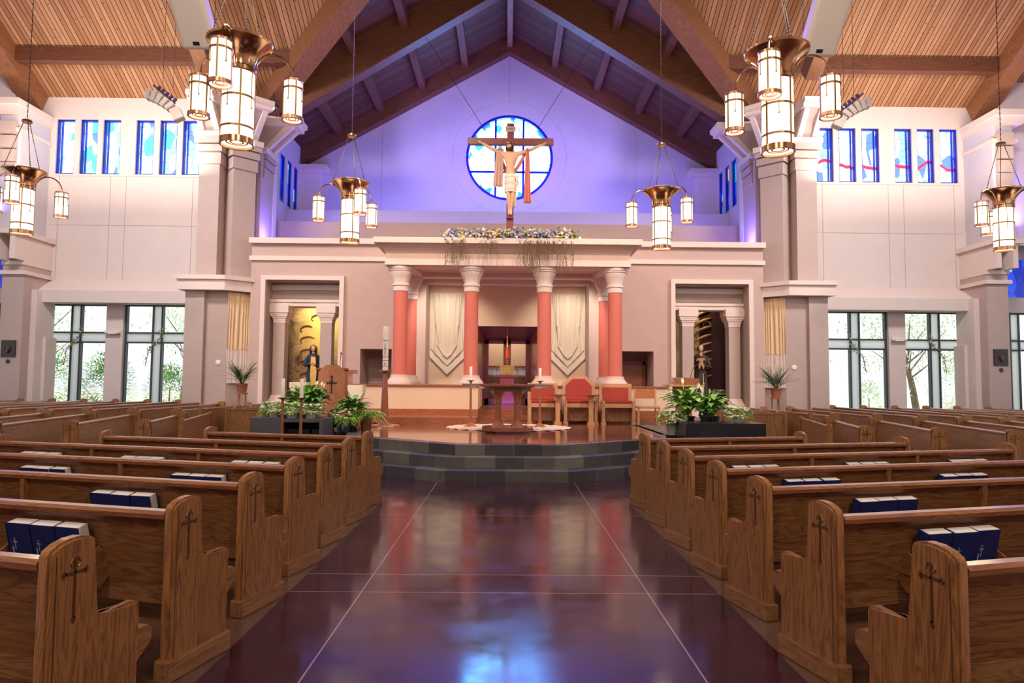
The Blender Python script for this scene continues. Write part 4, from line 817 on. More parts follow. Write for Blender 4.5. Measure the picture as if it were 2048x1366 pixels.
for s in (-1, 1):
    side = 'left' if s < 0 else 'right'
    r = empty('niche'); tag(r, 'framed statue niche with two square pilasters, %s side of the sanctuary' % side, 'niche', kind='structure')
    def bx(m, a, b, y0, y1, z0, z1): a, b = sorted((s * a, s * b)); m.box(a, y0, z0, b, y1, z1); return m
    m = MB(); bx(m, 7.10, 7.2, 20.02, 21.8, .5, 4.40); bx(m, 4.84, 4.94, 20.02, 21.8, .5, 4.40); bx(m, 4.94, 7.10, 20.02, 21.8, 4.40, 4.5); bx(m, 4.9, 7.15, 20.55, 20.7, 3.85, 4.42); m.done('niche_lining', PIER, r)
    m = MB(); bx(m, 4.92, 7.12, 20.5, 20.9, 4.2, 4.36); bx(m, 4.98, 7.1, 20.42, 21.0, 3.70, 3.90); bx(m, 4.95, 7.12, 20.38, 21.0, 3.82, 3.90); m.done('lintel', TRIM, r)
    for j, (a, b) in enumerate(((6.66, 7.0), (5.26, 5.6))):
        p = MB(); bx(p, a, b, 20.42, 20.78, 1.0, 3.28); o = p.done('pilaster', PIER, r)
        p = MB(); bx(p, a - .12, b + .12, 20.32, 20.9, 3.5, 3.74); bx(p, a - .09, b + .09, 20.35, 20.87, 3.42, 3.5); bx(p, a - .01, b + .01, 20.41, 20.79, 3.2, 3.28)
        for z, o2 in ((3.28, .02), (3.33, .04), (3.38, .07)): bx(p, a - o2, b + o2, 20.42 - o2, 20.78 + o2, z, z + .05)
        p.done('pilaster_capital', TRIM, o)
        p = MB(); bx(p, a - .02, b + .02, 20.4, 20.8, .98, 1.04)
        for z, o2 in ((.92, .04), (.86, .07), (.80, .10)): bx(p, a - o2, b + o2, 20.42 - o2, 20.78 + o2, z, z + .07)
        bx(p, a - .14, b + .14, 20.28, 20.92, .5, .82); p.done('pilaster_base', TRIM, o)
    a, b = sorted((s * 4.9, s * 7.2)); m = MB(); m.box(a, 21.66, .5, b, 21.7, 4.4); o = m.done('mural', mural('mural_' + side, 'clouds' if s < 0 else 'gold')); tag(o, 'painted wall picture of glowing clouds behind the left statue' if s < 0 else 'gold and dark red painted panel behind the right statue', 'mural')
    spot('niche_light', (s * 6.0, 20.95, 4.2), (s * 6.1, 21.7, 2.6), 150 if s < 0 else 50, (1, .8, .5), 120)
# curling gold ribbons in front of the right panel
m = MB()
for i in range(9):
    z0 = 1.55 + .26 * i; pts = []
    for t in range(13): q = t / 12; pts.append((5.98 + .50 * q - .0 * i, 21.62 - .06 * math.sin(PI * q), z0 + .20 * q + .03 * math.sin(PI * q)))
    m.tube(pts, [.022 + .02 * math.sin(PI * t / 12) for t in range(13)], 6)
o = m.done('gold_ribbon', mat('old_gold', (.42, .24, .11), .6), smooth=True); tag(o, 'gold ribbon spiralling up the dark panel behind the right statue', 'ribbon')
for cx_, cz2, rr, wh in ((5.75, 3.3, .12, 'leftmost at the top'), (5.95, 3.38, .1, 'second from the left at the top'), (6.35, 3.35, .13, 'rightmost at the top'), (5.92, 2.95, .13, 'middle height'), (5.86, 2.6, .12, 'lowest')):
    m = MB(); m.tube([(cx_ + rr * math.cos(t * .5) * (1 - t * .03), 21.62, cz2 + rr * math.sin(t * .5) * (1 - t * .03)) for t in range(14)], .016, 5)
    o = m.done('gold_scroll', MATS['old_gold'], smooth=True); tag(o, 'small gold scroll curl above the right statue, ' + wh, 'scrollwork', 'gold scroll curls')
m = MB()
for i, (cx_, cz2, rr) in enumerate(((-6.25, 2.35, .30), (-6.25, 2.0, .36), (-6.2, 1.62, .34), (-6.3, 2.75, .25), (-6.1, 1.25, .3), (-6.35, 3.1, .2), (-6.0, 3.45, .22))):
    m.tube([(cx_ + rr * math.cos(.6 + t * .33), 21.64, cz2 + .12 * math.sin(.6 + t * .33)) for t in range(11)], [.006 + .018 * math.sin(PI * t / 10) for t in range(11)], 6)
o = m.done('cloud_relief', mat('cloud_shadow_brown', (.22, .11, .05), .8), smooth=True); tag(o, 'brown raised cloud outlines on the painted picture behind the left statue', 'relief')
# ================================================================== FIGURES
def skin(name, joints, edges, m, parent, sub=2, root=0):
    me = bpy.data.meshes.new(name); me.from_pydata([j[:3] for j in joints], edges, []); o = bpy.data.objects.new(name, me); COL.objects.link(o)
    mod = o.modifiers.new('skin', 'SKIN'); mod.use_smooth_shade = True
    for i, j in enumerate(joints):
        v = me.skin_vertices[0].data[i]; r = j[3]; v.radius = r if isinstance(r, tuple) else (r, r); v.use_root = (i == root)
    sb = o.modifiers.new('sub', 'SUBSURF'); sb.levels = sub; sb.render_levels = sub
    dg = bpy.context.evaluated_depsgraph_get(); dg.update(); ev = o.evaluated_get(dg); nm = bpy.data.meshes.new_from_object(ev); nm.materials.clear(); nm.materials.append(m)
    nm.polygons.foreach_set('use_smooth', [True] * len(nm.polygons)); bpy.data.objects.remove(o); o = bpy.data.objects.new(name, nm); COL.objects.link(o)
    if parent: o.parent = parent
    return o
def face_head(m, c, r, yaw=0, tilt=0, roll=0):
    """head with brow, nose, lips, chin and ears; faces -Y before rotation"""
    M = Matrix.Translation(c) @ Euler((tilt, roll, yaw)).to_matrix().to_4x4(); n0 = len(m.bm.verts)
    rr = bmesh.ops.create_icosphere(m.bm, subdivisions=3, radius=r)['verts']
    for v in rr:
        x, y, z = v.co / r; x *= .80 * (1 - .22 * max(0, -z)); y *= .95; z *= 1.18
        if y < 0:
            y -= .16 * math.exp(-((x / .10) ** 2 + ((z + .10) / .16) ** 2)) + .05 * math.exp(-((x / .2) ** 2 + ((z + .48) / .09) ** 2)) + .07 * math.exp(-((x / .25) ** 2 + ((z + .85) / .2) ** 2)) + .04 * math.exp(-((x / .5) ** 2 + ((z - .28) / .08) ** 2))
            for e in (-1, 1): y += .09 * math.exp(-(((x - e * .28) / .12) ** 2 + ((z - .12) / .09) ** 2))
        else:
            pass
        v.co = Vector((x, y, z)) * r
    for e in (-1, 1):
        q = bmesh.ops.create_icosphere(m.bm, subdivisions=1, radius=r * .17, matrix=Matrix.Translation((e * r * .82, .05 * r, -.02 * r)) @ Matrix.Diagonal((.4, .7, 1.2, 1)))['verts']; rr = rr + q
    bmesh.ops.transform(m.bm, matrix=M, verts=rr); return M
def hand(m_list, wrist, d, up, size, curl=.3, side=1):
    """palm + five fingers as joints/edges appended to (J, E)"""
    J, E, wi = m_list; wrist = Vector(wrist); d = Vector(d).normalized(); up = Vector(up).normalized(); sd = d.cross(up).normalized() * side
    palm = len(J); p = wrist + d * size * .35; J.append((*p, (size * .20, size * .10))); E.append((wi, palm))
    for k, (o, l) in enumerate(((-.24, .42), (-.08, .50), (.09, .47), (.24, .36))):
        a = p + sd * o * size * .8 + d * size * .2; b = a + d * l * size * .55 - up * curl * size * .12; c = b + d * l * size * .40 - up * curl * size * .3; i = len(J)
        J += [(*a, size * .065), (*b, size * .055), (*c, size * .045)]; E += [(palm, i), (i, i + 1), (i + 1, i + 2)]
    i = len(J); a = wrist + d * size * .22 - sd * size * .24; b = a + d * size * .22 - sd * size * .12 - up * curl * .1 * size; J += [(*a, size * .07), (*b, size * .055)]; E += [(palm, i), (i, i + 1)]
# ---- crucifix
cr = empty('crucifix', (.04, 18.0, 5.12), label='large wooden crucifix with carved figure and cloth before the round window', cat='crucifix')
m = MB(); m.box(-.095, -.06, 0, .095, .06, 3.30, bev=.008); m.done('upright', CROSSW, cr)
m = MB(); m.box(-1.15, -.065, 2.72, 1.15, .055, 2.90, bev=.008); m.done('crossbar', CROSSW, cr)
m = MB(); m.box(-.11, -.085, 3.06, .11, -.06, 3.21, bev=.01); m.tube([(-.12, -.075, 3.05), (-.12, -.075, 3.22)], .015, 8); m.tube([(.12, -.075, 3.05), (.12, -.075, 3.22)], .015, 8); sg = m.done('title_board', mat('parchment', (.62, .42, .42), .7), cr)
t = bpy.data.curves.new('title_letters', 'FONT'); t.body = 'INRI'; t.size = .075; t.extrude = .002; t.align_x = 'CENTER'; t.align_y = 'CENTER'; t.materials.append(CROSSW); to = bpy.data.objects.new('title_letters', t); COL.objects.link(to); bpy.context.evaluated_depsgraph_get().update(); tm = bpy.data.meshes.new_from_object(to.evaluated_get(bpy.context.evaluated_depsgraph_get())); bpy.data.objects.remove(to)
to = bpy.data.objects.new('title_letters', tm); COL.objects.link(to); to.parent = sg; to.location = (0, -.088, 3.135); to.rotation_euler = (PI / 2, 0, 0)
m = MB(); m.box(-.09, -.16, .70, .09, -.05, .77); m.done('foot_rest', CROSSW, cr)
yb = -.16
J = [(-.01, yb, 1.80, (.135, .10)), (0, yb - .01, 1.95, (.125, .085)), (.0, yb - .03, 2.15, (.155, .105)), (.0, yb - .02, 2.34, (.165, .10)), (-.01, yb - .03, 2.47, (.065, .06)), (-.03, yb - .07, 2.56, .055),
     (-.17, yb, 2.41, .070), (-.36, yb + .01, 2.50, .056), (-.52, yb + .02, 2.585, .052), (-.68, yb + .04, 2.68, .042), (-.76, yb + .05, 2.73, .026),
     (.17, yb, 2.42, .070), (.38, yb + .01, 2.49, .056), (.57, yb + .02, 2.57, .052), (.75, yb + .04, 2.66, .042), (.84, yb + .05, 2.70, .026),
     (-.075, yb, 1.70, .098), (-.065, yb - .07, 1.52, .088), (-.055, yb - .13, 1.34, .062), (-.04, yb - .08, 1.14, .060), (-.02, yb - .02, .93, .040), (-.02, yb - .02, .86, .042), (-.025, yb - .06, .77, .035),
     (.075, yb, 1.70, .098), (.075, yb - .07, 1.52, .088), (.065, yb - .12, 1.34, .062), (.05, yb - .07, 1.14, .060), (.025, yb - .03, .93, .040), (.02, yb - .04, .86, .042), (.03, yb - .09, .76, .035)]
E_ = [(0, 1), (1, 2), (2, 3), (3, 4), (4, 5), (3, 6), (6, 7), (7, 8), (8, 9), (9, 10), (3, 11), (11, 12), (12, 13), (13, 14), (14, 15), (0, 16), (16, 17), (17, 18), (18, 19), (19, 20), (20, 21), (21, 22), (0, 23), (23, 24), (24, 25), (25, 26), (26, 27), (27, 28), (28, 29)]
hand((J, E_, 10), J[10][:3], (-.8, 0, .42), (0, -1, 0), .14, .5, 1); hand((J, E_, 15), J[15][:3], (.8, 0, .42), (0, -1, 0), .14, .5, -1)
body = skin('figure', J, E_, SKIN, cr)
m = MB(); Mh = face_head(m, (-.045, yb - .10, 2.615), .088, R(-14), R(22), R(-14)); m.done('head', SKIN, body, smooth=True)
m = MB()
for i in range(70):
    a = random.uniform(-.15, PI + .15); ph = random.uniform(0, 1); p = Mh @ Vector((.078 * math.cos(a), .015 + .078 * math.sin(a), .07 - .02 * ph)); q = Mh @ Vector((.095 * math.cos(a), .03 + .06 * math.sin(a), -.06)); e = q + Vector((.01 * math.cos(a * 9), -.015, -.10 - .05 * ph)); m.tube([Mh @ Vector((0, .0, .105)), p, q, e], [.008, .016, .013, .005], 5)
for i in range(14): a = -.9 + 1.8 * i / 13; m.tube([Mh @ Vector((.055 * math.sin(a), -.075, -.045)), Mh @ Vector((.045 * math.sin(a), -.085, -.125))], [.012, .006], 5)
m.done('hair', HAIR, body, smooth=True)
m = MB(); m.tube([Mh @ Vector((.084 * math.cos(t * .35), .093 * math.sin(t * .35), .055 + .008 * math.sin(t * 5))) for t in range(19)], .011, 6)
for i in range(20): a = i * .32; p = Mh @ Vector((.085 * math.cos(a), .093 * math.sin(a), .055)); m.tube([p, p + Vector((math.cos(a) * .03, math.sin(a) * .03, random.uniform(-.02, .03)))], [.004, .001], 4)
m.done('thorn_crown', TWIG, body)
def cloth(name, m_, parent, top, bot, nz=16, nx=24, amp=.02, fr=5, seed=0):
    """hanging cloth: top and bottom are (x0, x1, y, z) edges"""
    m = MB(); G = []
    for i in range(nx + 1):
        u = i / nx; col = []
        for j in range(nz + 1):
            v = j / nz; x = (top[0] + (top[1] - top[0]) * u) * (1 - v) + (bot[0] + (bot[1] - bot[0]) * u) * v; y = top[2] * (1 - v) + bot[2] * v + amp * math.sin(u * PI * fr + seed + .6 * v) * (.4 + .6 * v); z = top[3] * (1 - v) + (bot[3] + .02 * math.sin(u * PI * fr + seed)) * v
            col.append(m.bm.verts.new((x, y, z)))
        G.append(col)
    for i in range(nx):
        for j in range(nz): m.bm.faces.new((G[i][j], G[i + 1][j], G[i + 1][j + 1], G[i][j + 1]))
    o = m.done(name, m_, parent, smooth=True); sf = o.modifiers.new('thick', 'SOLIDIFY'); sf.thickness = .008; return o
m = MB()
for i in range(9):
    z = 1.86 - .055 * i; m.lathe([(.15 + .012 * math.sin(i * 1.7), 0), (.158 + .01 * math.sin(i * 2.1), -.03), (.148, -.06)], (0.0, yb - .0 - .008 * i, z), 26, cap=False)
m.tube([(.11, yb - .08, 1.83), (.17, yb - .09, 1.78), (.20, yb - .07, 1.62), (.15, yb - .05, 1.42)], [.03, .05, .045, .02], 8); m.tube([(.12, yb + .05, 1.5), (.13, yb + .05, 1.25), (.12, yb + .06, 1.02)], [.03, .05, .05], 8); m.done('loin_cloth', LINEN, body, smooth=True)
cl = cloth('cloth', TAUPE_CLOTH, cr, (-.38, -.18, -.20, 2.52), (-.46, -.20, -.20, 1.52), amp=.03, fr=6); cl['label'] = 'taupe hanging end of the cloth'
cl = cloth('cloth', ROSE_CLOTH, cr, (.40, .50, -.20, 2.50), (.36, .56, -.20, 1.09), amp=.025, fr=5, seed=1); cl['label'] = 'rose hanging end of the cloth'
m = MB(); m.tube([(-.30, -.08, 2.5), (-.2, -.05, 2.2), (-.12, -.04, 1.98), (0, -.03, 1.9), (.12, -.04, 1.98), (.28, -.05, 2.25), (.42, -.08, 2.52)], [.03, .05, .045, .04, .045, .05, .03], 8); m.tube([(-.38, -.15, 2.5), (-.28, -.22, 2.56), (-.18, -.18, 2.5)], .035, 8); m.tube([(.40, -.15, 2.48), (.45, -.22, 2.56), (.50, -.17, 2.5)], .035, 8); m.done('cloth_swag', ROSE_CLOTH, cr, smooth=True)
m = MB(); Li = Vector(cr.location)
for s in (-1, 1): m.tube([(s * .55, 0, 2.9), Vector((s * 2.72, 21.5, 12.60)) - Li], .007, 5)
m.done('cable', IRON, cr)
# ---- robed statues
def statue(loc, label, robe, robe2, hairc, h, child, rz=0):
    r = empty('statue', loc, rz, label, 'statue', ); m = MB(); m.box(-.3, -.25, -.35, .3, .25, .0, bev=.02); m.done('pedestal', BLKST, r)
    m = MB(); n = 40; prof = [(.26, .0), (.25, .1), (.215, .35), (.19, .6), (.175, .85), (.165, 1.0), (.19, 1.2), (.205, 1.32), (.17, 1.42), (.07, 1.47), (.055, 1.52)]; rings_ = []
    for rr, z in prof:
        rings_.append([m.bm.verts.new((rr * h / 1.7 * (1 + (.10 * math.sin(k * 2 * PI * 9 / n) + .05 * math.sin(k * 2 * PI * 5 / n + z * 3)) * max(0, 1 - z / 1.3)) * math.cos(2 * PI * k / n), .72 * rr * h / 1.7 * (1 + .10 * math.sin(k * 2 * PI * 9 / n) * max(0, 1 - z / 1.3)) * math.sin(2 * PI * k / n), z * h / 1.7)) for k in range(n)])
    for a, b in zip(rings_, rings_[1:]):
        for k in range(n): m.bm.faces.new((a[k], a[(k + 1) % n], b[(k + 1) % n], b[k]))
    m.bm.faces.new(rings_[0][::-1]); m.bm.faces.new(rings_[-1]); m.done('robe', robe, r, smooth=True); q = h / 1.7
    J = [(-.01, 0, 1.38 * q, .05), (-.19 * q, 0, 1.33 * q, .072), (-.25 * q, -.04, 1.08 * q, .06), (-.12 * q, -.18, 1.12 * q, .05), (-.04 * q, -.2, 1.18 * q, .028), (.19 * q, 0, 1.33 * q, .072), (.25 * q, -.04, 1.08 * q, .06), (.12 * q, -.18, 1.08 * q, .05), (.04 * q, -.2, 1.14 * q, .028)]
    E2 = [(0, 1), (1, 2), (2, 3), (3, 4), (0, 5), (5, 6), (6, 7), (7, 8)]; skin('sleeves', J, E2, robe, r, 1)
    J = [(-.10 * q, -.19, 1.13 * q, .024), ]; E2 = []; hand((J, E2, 0), J[0][:3], (.8, -.3, .35), (0, -1, 0), .13, .6, 1); skin('hand', J, E2, SKIN, r, 1)
    J = [(.10 * q, -.19, 1.09 * q, .024), ]; E2 = []; hand((J, E2, 0), J[0][:3], (-.8, -.3, .35), (0, -1, 0), .13, .6, -1); skin('hand', J, E2, SKIN, r, 1)
    m = MB(); Mh = face_head(m, (0, -.03, 1.61 * q), .095 * q, 0, R(8)); m.lathe([(.05, 0), (.045, .1)], (0, -.01, 1.45 * q), 12); m.done('head', SKIN, r, smooth=True)
    m = MB(); L = .02 if child else .32
    for i in range(60):
        a = -.35 + (PI + .7) * i / 59; p = Mh @ Vector((.082 * math.cos(a), .01 + .088 * math.sin(a), .05)); e = Mh @ Vector((.11 * math.cos(a), .02 + .09 * math.sin(a), -.06)) + Vector((0, 0, -L * random.uniform(.7, 1))); m.tube([Mh @ Vector((0, .01, .118)), p, Mh @ Vector((.092 * math.cos(a), .02 + .088 * math.sin(a), -.03)), e], [.02, .026, .022, .014], 5)
    m.done('hair', hairc, r, smooth=True)
    if child:
        J = [(0, 0, 0, .07), (0, 0, .12, .075), (0, 0, .2, .04), (-.08, 0, .16, .03), (-.14, -.04, .1, .025), (.08, 0, .16, .03), (.13, -.05, .12, .025), (-.05, -.08, -.02, .04), (-.06, -.12, -.14, .03), (.05, -.08, -.02, .04), (.06, -.12, -.14, .03)]
        J = [(x * q - .02, y - .24, z * q + 1.14 * q, rr) for x, y, z, rr in J]; ch = skin('child_figure', J, [(0, 1), (1, 2), (1, 3), (3, 4), (1, 5), (5, 6), (0, 7), (7, 8), (0, 9), (9, 10)], robe2, r, 1)
        m = MB(); face_head(m, (-.02, -.26, 1.43 * q), .06, R(15)); m.done('child_head', SKIN, r, smooth=True)
        m = MB(); m.tube([(.05, -.16, .95), (.06, -.19, .6), (.07, -.2, .2)], .012, 6); m.blob((.06, -.19, .62), .03, 1); m.done('cord', LINEN, r)
    else:
        m = MB(); m.prism([(-.06, 1.36), (.07, 1.36), (.12, .9), (.09, .35), (-.02, .2), (-.07, .8)], lambda a, b: (a * q, -.17 - .03 * math.sin(b * 3), b * q), lambda a, b: (a * q, -.12 - .03 * math.sin(b * 3), b * q)); m.done('gold_mantle', robe2, r, smooth=True)
    return r
statue((-5.98, 21.1, .86), 'standing statue in dark blue and gold robe with long hair, before the painted clouds', mat('navy_robe', (.02, .035, .07), .5, vary=.3, vscale=8), GOLD, HAIR, 1.68, False, R(12))
statue((6.0, 21.1, .86), 'standing statue in dark brown habit holding a child, in the right niche', mat('brown_habit', (.055, .028, .018), .6, vary=.3, vscale=8), mat('child_robe', (.42, .22, .13), .7), HAIR, 1.80, True, R(-10))
# ================================================================== ALTAR AND FURNITURE
al = empty('altar_table', (.02, 13.65, .506), label='octagonal wooden altar table with two flared front pillars on the platform', cat='altar')
def octo(m, hx, hy, ch, z0, z1, hx2=None, hy2=None, ch2=None):
    P = lambda a, b, c: [(-a + c, -b), (a - c, -b), (a, -b + c), (a, b - c), (a - c, b), (-a + c, b), (-a, b - c), (-a, -b + c)]
    A = P(hx, hy, ch); B = P(hx2 or hx, hy2 or hy, ch2 or ch); va = [m.bm.verts.new((*p, z0)) for p in A]; vb = [m.bm.verts.new((*p, z1)) for p in B]
    for i in range(8): m.bm.faces.new((va[i], va[(i + 1) % 8], vb[(i + 1) % 8], vb[i]))
    m.bm.faces.new(va[::-1]); m.bm.faces.new(vb)
TABW = wood('altar_wood', (.15, .05, .03), (.30, .11, .07), 0, .18, .8)
m = MB(); octo(m, .90, .52, .36, .905, .945); octo(m, .72, .40, .30, .86, .905, .88, .50, .35); octo(m, .46, .30, .2, .80, .86); m.done('table_top', TABW, al)
m = MB(); octo(m, .50, .50, .24, .03, .10); octo(m, .42, .42, .2, .0, .03); m.done('base', TABW, al)
for sx in (-1, 1):
    for sy in (-1, 1):
        m = MB(); m.lathe([(.13, 0), (.12, .02), (.085, .06), (.062, .12), (.056, .3), (.056, .46), (.07, .48), (.072, .52), (.06, .53), (.08, .60), (.12, .67), (.15, .70)], (sx * .19, sy * .22, .10), 8); m.done('pillar', CHERRY, al)
rg = MB(); n = 72; rings_ = []
for k in range(13):
    q = k / 12; rr = .35 + .72 * q; row = []
    for i in range(n): a = 2 * PI * i / n; sc = 1 + (.035 * abs(math.sin(a * 12)) + .01) * (q > .95); row.append(rg.bm.verts.new((1.22 * rr * sc * math.cos(a), 1.0 * rr * sc * math.sin(a), .004 + .012 * (k % 2) + .008 * math.sin(a * 24) * q)))
    rings_.append(row)
for a, b in zip(rings_, rings_[1:]):
    for i in range(n): rg.bm.faces.new((a[i], a[(i + 1) % n], b[(i + 1) % n], b[i]))
o = rg.done('lace_rug', mat('lace_cream', (.66, .52, .44), .9, bump=.6, bscale=30), loc=(.06, 14.85, .508)); tag(o, 'round scalloped cream lace rug on the platform behind the altar', 'rug')
def flame_candle(parent, z0, z1, r):
    m = MB(); m.lathe([(r, z0), (r, z1 - .01), (r * .8, z1), (0, z1 - .005)], n=18); c = m.done('candle', WAX, parent, smooth=True); m = MB(); m.tube([(0, 0, z1 - .01), (.002, 0, z1 + .025)], .003, 5); m.done('wick', BLKP, c); return c
for x, y, z, zt, zc, lab, g in ((-.79, 15.0, .506, 1.52, 1.82, 'tall candle on a slim wooden stand behind the altar, left', 'altar candle stands'), (.73, 15.0, .506, 1.52, 1.80, 'tall candle on a slim wooden stand behind the altar, right', 'altar candle stands'),
                          (-3.72, 11.4, 0, 1.20, 1.52, 'white candle on fluted wooden stand by the grey planter, left one', 'processional candles'), (-3.41, 11.4, 0, 1.20, 1.52, 'white candle on fluted wooden stand by the grey planter, right one', 'processional candles')):
    r = empty('candle_stand', (x, y, z), label=lab, cat='candle stand', group=g); H = zt - z; m = MB(); m.lathe([(.15, 0), (.15, .02), (.10, .04), (.04, .09), (.028, .2), (.024, H - .05), (.03, H - .03), (.03, H - .02)], n=8); m.done('pole', CHERRY, r)
    m = MB(); m.lathe([(.02, H - .03), (.085, H - .008), (.09, H), (.0, H)], n=20); m.done('drip_plate', BRASSD, r, smooth=True); flame_candle(r, H, zc - z, .03)
r = empty('paschal_candle', (-2.66, 14.95, .506), label='tall decorated white paschal candle on tapering wooden stand', cat='candle stand')
m = MB(); m.lathe([(.36, .0), (.34, .03), (.16, .05), (.10, .10), (.095, .14), (.05, 1.12), (.05, 1.14), (.10, 1.17), (.15, 1.20), (.15, 1.215), (0, 1.215)], n=8); m.done('stand', CHERRY, r)
c = flame_candle(r, 1.215, 2.17, .062); m = MB()
for z in (1.30, 1.42, 1.50, 1.86): m.lathe([(.0625, z), (.064, z), (.064, z + .015), (.0625, z + .015)], n=18, cap=False)
m.box(-.006, -.067, 1.55, .006, -.060, 1.80); m.box(-.03, -.067, 1.68, .03, -.060, 1.692); m.done('blue_band', BLUEP, c)
m = MB()
for z in (1.36, 1.60, 1.74): m.prism([(0, .025), (.018, 0), (0, -.025), (-.018, 0)], lambda a, b: (a, -.068, z + b), lambda a, b: (a, -.06, z + b))
m.done('gold_mark', GOLD, c)
# ambo on the left
r = empty('ambo', (-3.72, 14.75, .5), label='reddish wooden ambo with iron cross on its front, left of the altar', cat='ambo'); AMB = wood('ambo_wood', (.30, .10, .055), (.48, .19, .11), 2, .3, .5)
m = MB(); m.prism([(-.29, 0), (.29, 0), (.29, 1.17), (.13, 1.32), (-.13, 1.32), (-.29, 1.17)], lambda a, b: (a, -.2, b), lambda a, b: (a, -.15, b)); m.done('front_panel', AMB, r)
m = MB(); m.box(-.27, -.15, 0, -.23, .25, 1.18); m.box(.23, -.15, 0, .34, .25, 1.18); m.box(.2, -.1, 1.14, .44, .3, 1.22); m.done('side_panel', AMB, r); m = MB(); m.box(-.3, -.2, 0, .36, .3, .1); m.done('plinth', AMB, r)
m = MB(); m.prism([(-.16, 1.22), (.3, 1.08), (.3, 1.12), (-.16, 1.26)], lambda a, b: (-.33, a, b), lambda a, b: (.33, a, b)); m.done('book_rest', CHERRY, r)
m = MB(); m.box(-.012, -.215, .72, .012, -.2, 1.08); m.box(-.10, -.215, .93, .10, -.2, .95)
for s in (-1, 1): m.tube([(s * .105, -.21, .965), (s * .085, -.21, .94), (s * .105, -.21, .915)], .008, 5); m.tube([(s * .022, -.21, 1.07), (0, -.21, 1.095)], .008, 5); m.tube([(s * .02, -.21, .94 + .02), (s * .045, -.21, .985)], .006, 5)
m.done('iron_cross', BLKP, r)
def mic(parent, x, y, z): m = MB(); m.tube([(x, y, z), (x, y - .01, z + .15), (x + .02, y - .05, z + .27), (x + .04, y - .1, z + .32)], .006, 6); m.blob((x + .045, y - .11, z + .33), .022, 1, (1, 1, 1.3)); m.done('microphone', BLKP, parent, smooth=True)
mic(r, .12, .0, 1.24)
for x, y, w_, h_, lab in ((-3.13, 14.3, .16, .9, 'white cloth covered stand between the ambo and paschal candle'), (-4.35, 14.4, .18, .95, 'white cloth covered stand behind the peace lily, left of the ambo')):
    r = empty('cloth_stand', (x, y, .5), label=lab, cat='stand', group='white cloth covered stands'); m = MB(); m.box(-w_ * .6, -.12, 0, w_ * .6, .12, h_ - .05); m.done('post', CHERRY, r); m = MB(); m.prism([(-w_, h_), (w_, h_), (w_ * .95, h_ - .18), (w_ * .3, h_ - .36), (-w_ * .4, h_ - .30), (-w_, h_ - .1)], lambda a, b: (a, -.14, b), lambda a, b: (a, .14, b)); m.done('cloth', LINEN, r)
# right lectern
r = empty('lectern', (3.78, 14.6, .5), label='small wooden lectern with bookrest and microphone behind the right plants', cat='lectern')
m = MB(); m.prism([(-.24, .96), (.22, 1.0), (.22, 1.12), (-.24, 1.0)], lambda a, b: (-.26, a, b), lambda a, b: (.26, a, b)); m.box(-.26, -.28, .97, -.06, -.2, 1.10); m.box(-.04, -.28, .97, .26, -.2, 1.10); m.done('book_rest', CHERRY, r)
m = MB(); m.box(-.38, -.3, .93, .36, .28, .965); m.done('top', BLOND, r); m = MB(); octo(m, .26, .2, .1, .78, .93, .34, .26, .12); octo(m, .16, .14, .06, .1, .78); octo(m, .3, .25, .1, 0, .1); m.done('pedestal', CHERRY, r)
m = MB(); m.box(-.37, -.29, 0, -.31, -.27, .93); m.box(.30, -.29, 0, .34, -.27, .93); m.done('white_leg', WAX, r); mic(r, .10, -.2, 1.0)
# presidential chairs
def red_chair(x, w_, tall, lab):
    r = empty('sanctuary_chair', (x, 16.55, .5), label=lab, cat='chair', group='red upholstered sanctuary chairs'); h = w_ / 2
    for sx in (-1, 1):
        m = MB(); a, b = sorted((sx * h, sx * (h - .075))); m.box(a, -.32, 0, b, -.24, .56 if not tall else .56, bev=.006); m.box(a - .02, -.34, .0, b + .02, -.22, .06); m.done('front_leg', BLOND, r)
        m = MB(); m.box(a, .20, 0, b, .28, .93 if not tall else .95, bev=.006); m.done('rear_leg', BLOND, r)
        m = MB(); m.box(a + .01, -.24, .06, b - .01, .22, .44); m.done('side_panel', BLOND, r)
    m = MB(); m.box(-h + .06, -.30, .40, h - .06, -.26, .50); m.done('apron', BLOND, r); m = MB(); m.box(-h + .06, .1, .06, h - .06, .14, .42); m.done('kick_panel', BLOND, r)
    m = MB(); m.box(-h + .04, -.31, .50, h - .04, .22, .56, bev=.02); m.done('seat', REDUP, r, smooth=True)
    if tall: fo = [(-h, .5), (h, .5), (h, .95), (h - .22, 1.16), (-h + .22, 1.16), (-h, .95)]; pi = [(-h + .09, .56), (h - .09, .56), (h - .09, .92), (h - .25, 1.08), (-h + .25, 1.08), (-h + .09, .92)]
    else: fo = [(-h, .5), (h, .5), (h, .97), (-h, .97)]; pi = [(-h + .09, .56), (h - .09, .56), (h - .09, .88), (-h + .09, .88)]
    m = MB(); m.prism(fo, lambda a, b: (a, .20 + .06 * (b - .5), b), lambda a, b: (a, .26 + .06 * (b - .5), b)); m.done('back_frame', BLOND, r)
    m = MB(); m.prism(pi, lambda a, b: (a, .165 + .06 * (b - .5), b), lambda a, b: (a, .21 + .06 * (b - .5), b)); bmesh.ops.bevel(m.bm, geom=m.bm.edges[:], offset=.012, segments=2, affect='EDGES'); m.done('back_pad', REDUP, r, smooth=True)
red_chair(.88, .74, False, 'red upholstered sanctuary chair partly behind the altar, leftmost of three'); red_chair(1.76, .80, True, 'tall red sanctuary chair with clipped top corners, middle of three'); red_chair(2.66, .80, False, 'red upholstered sanctuary chair, rightmost of three')
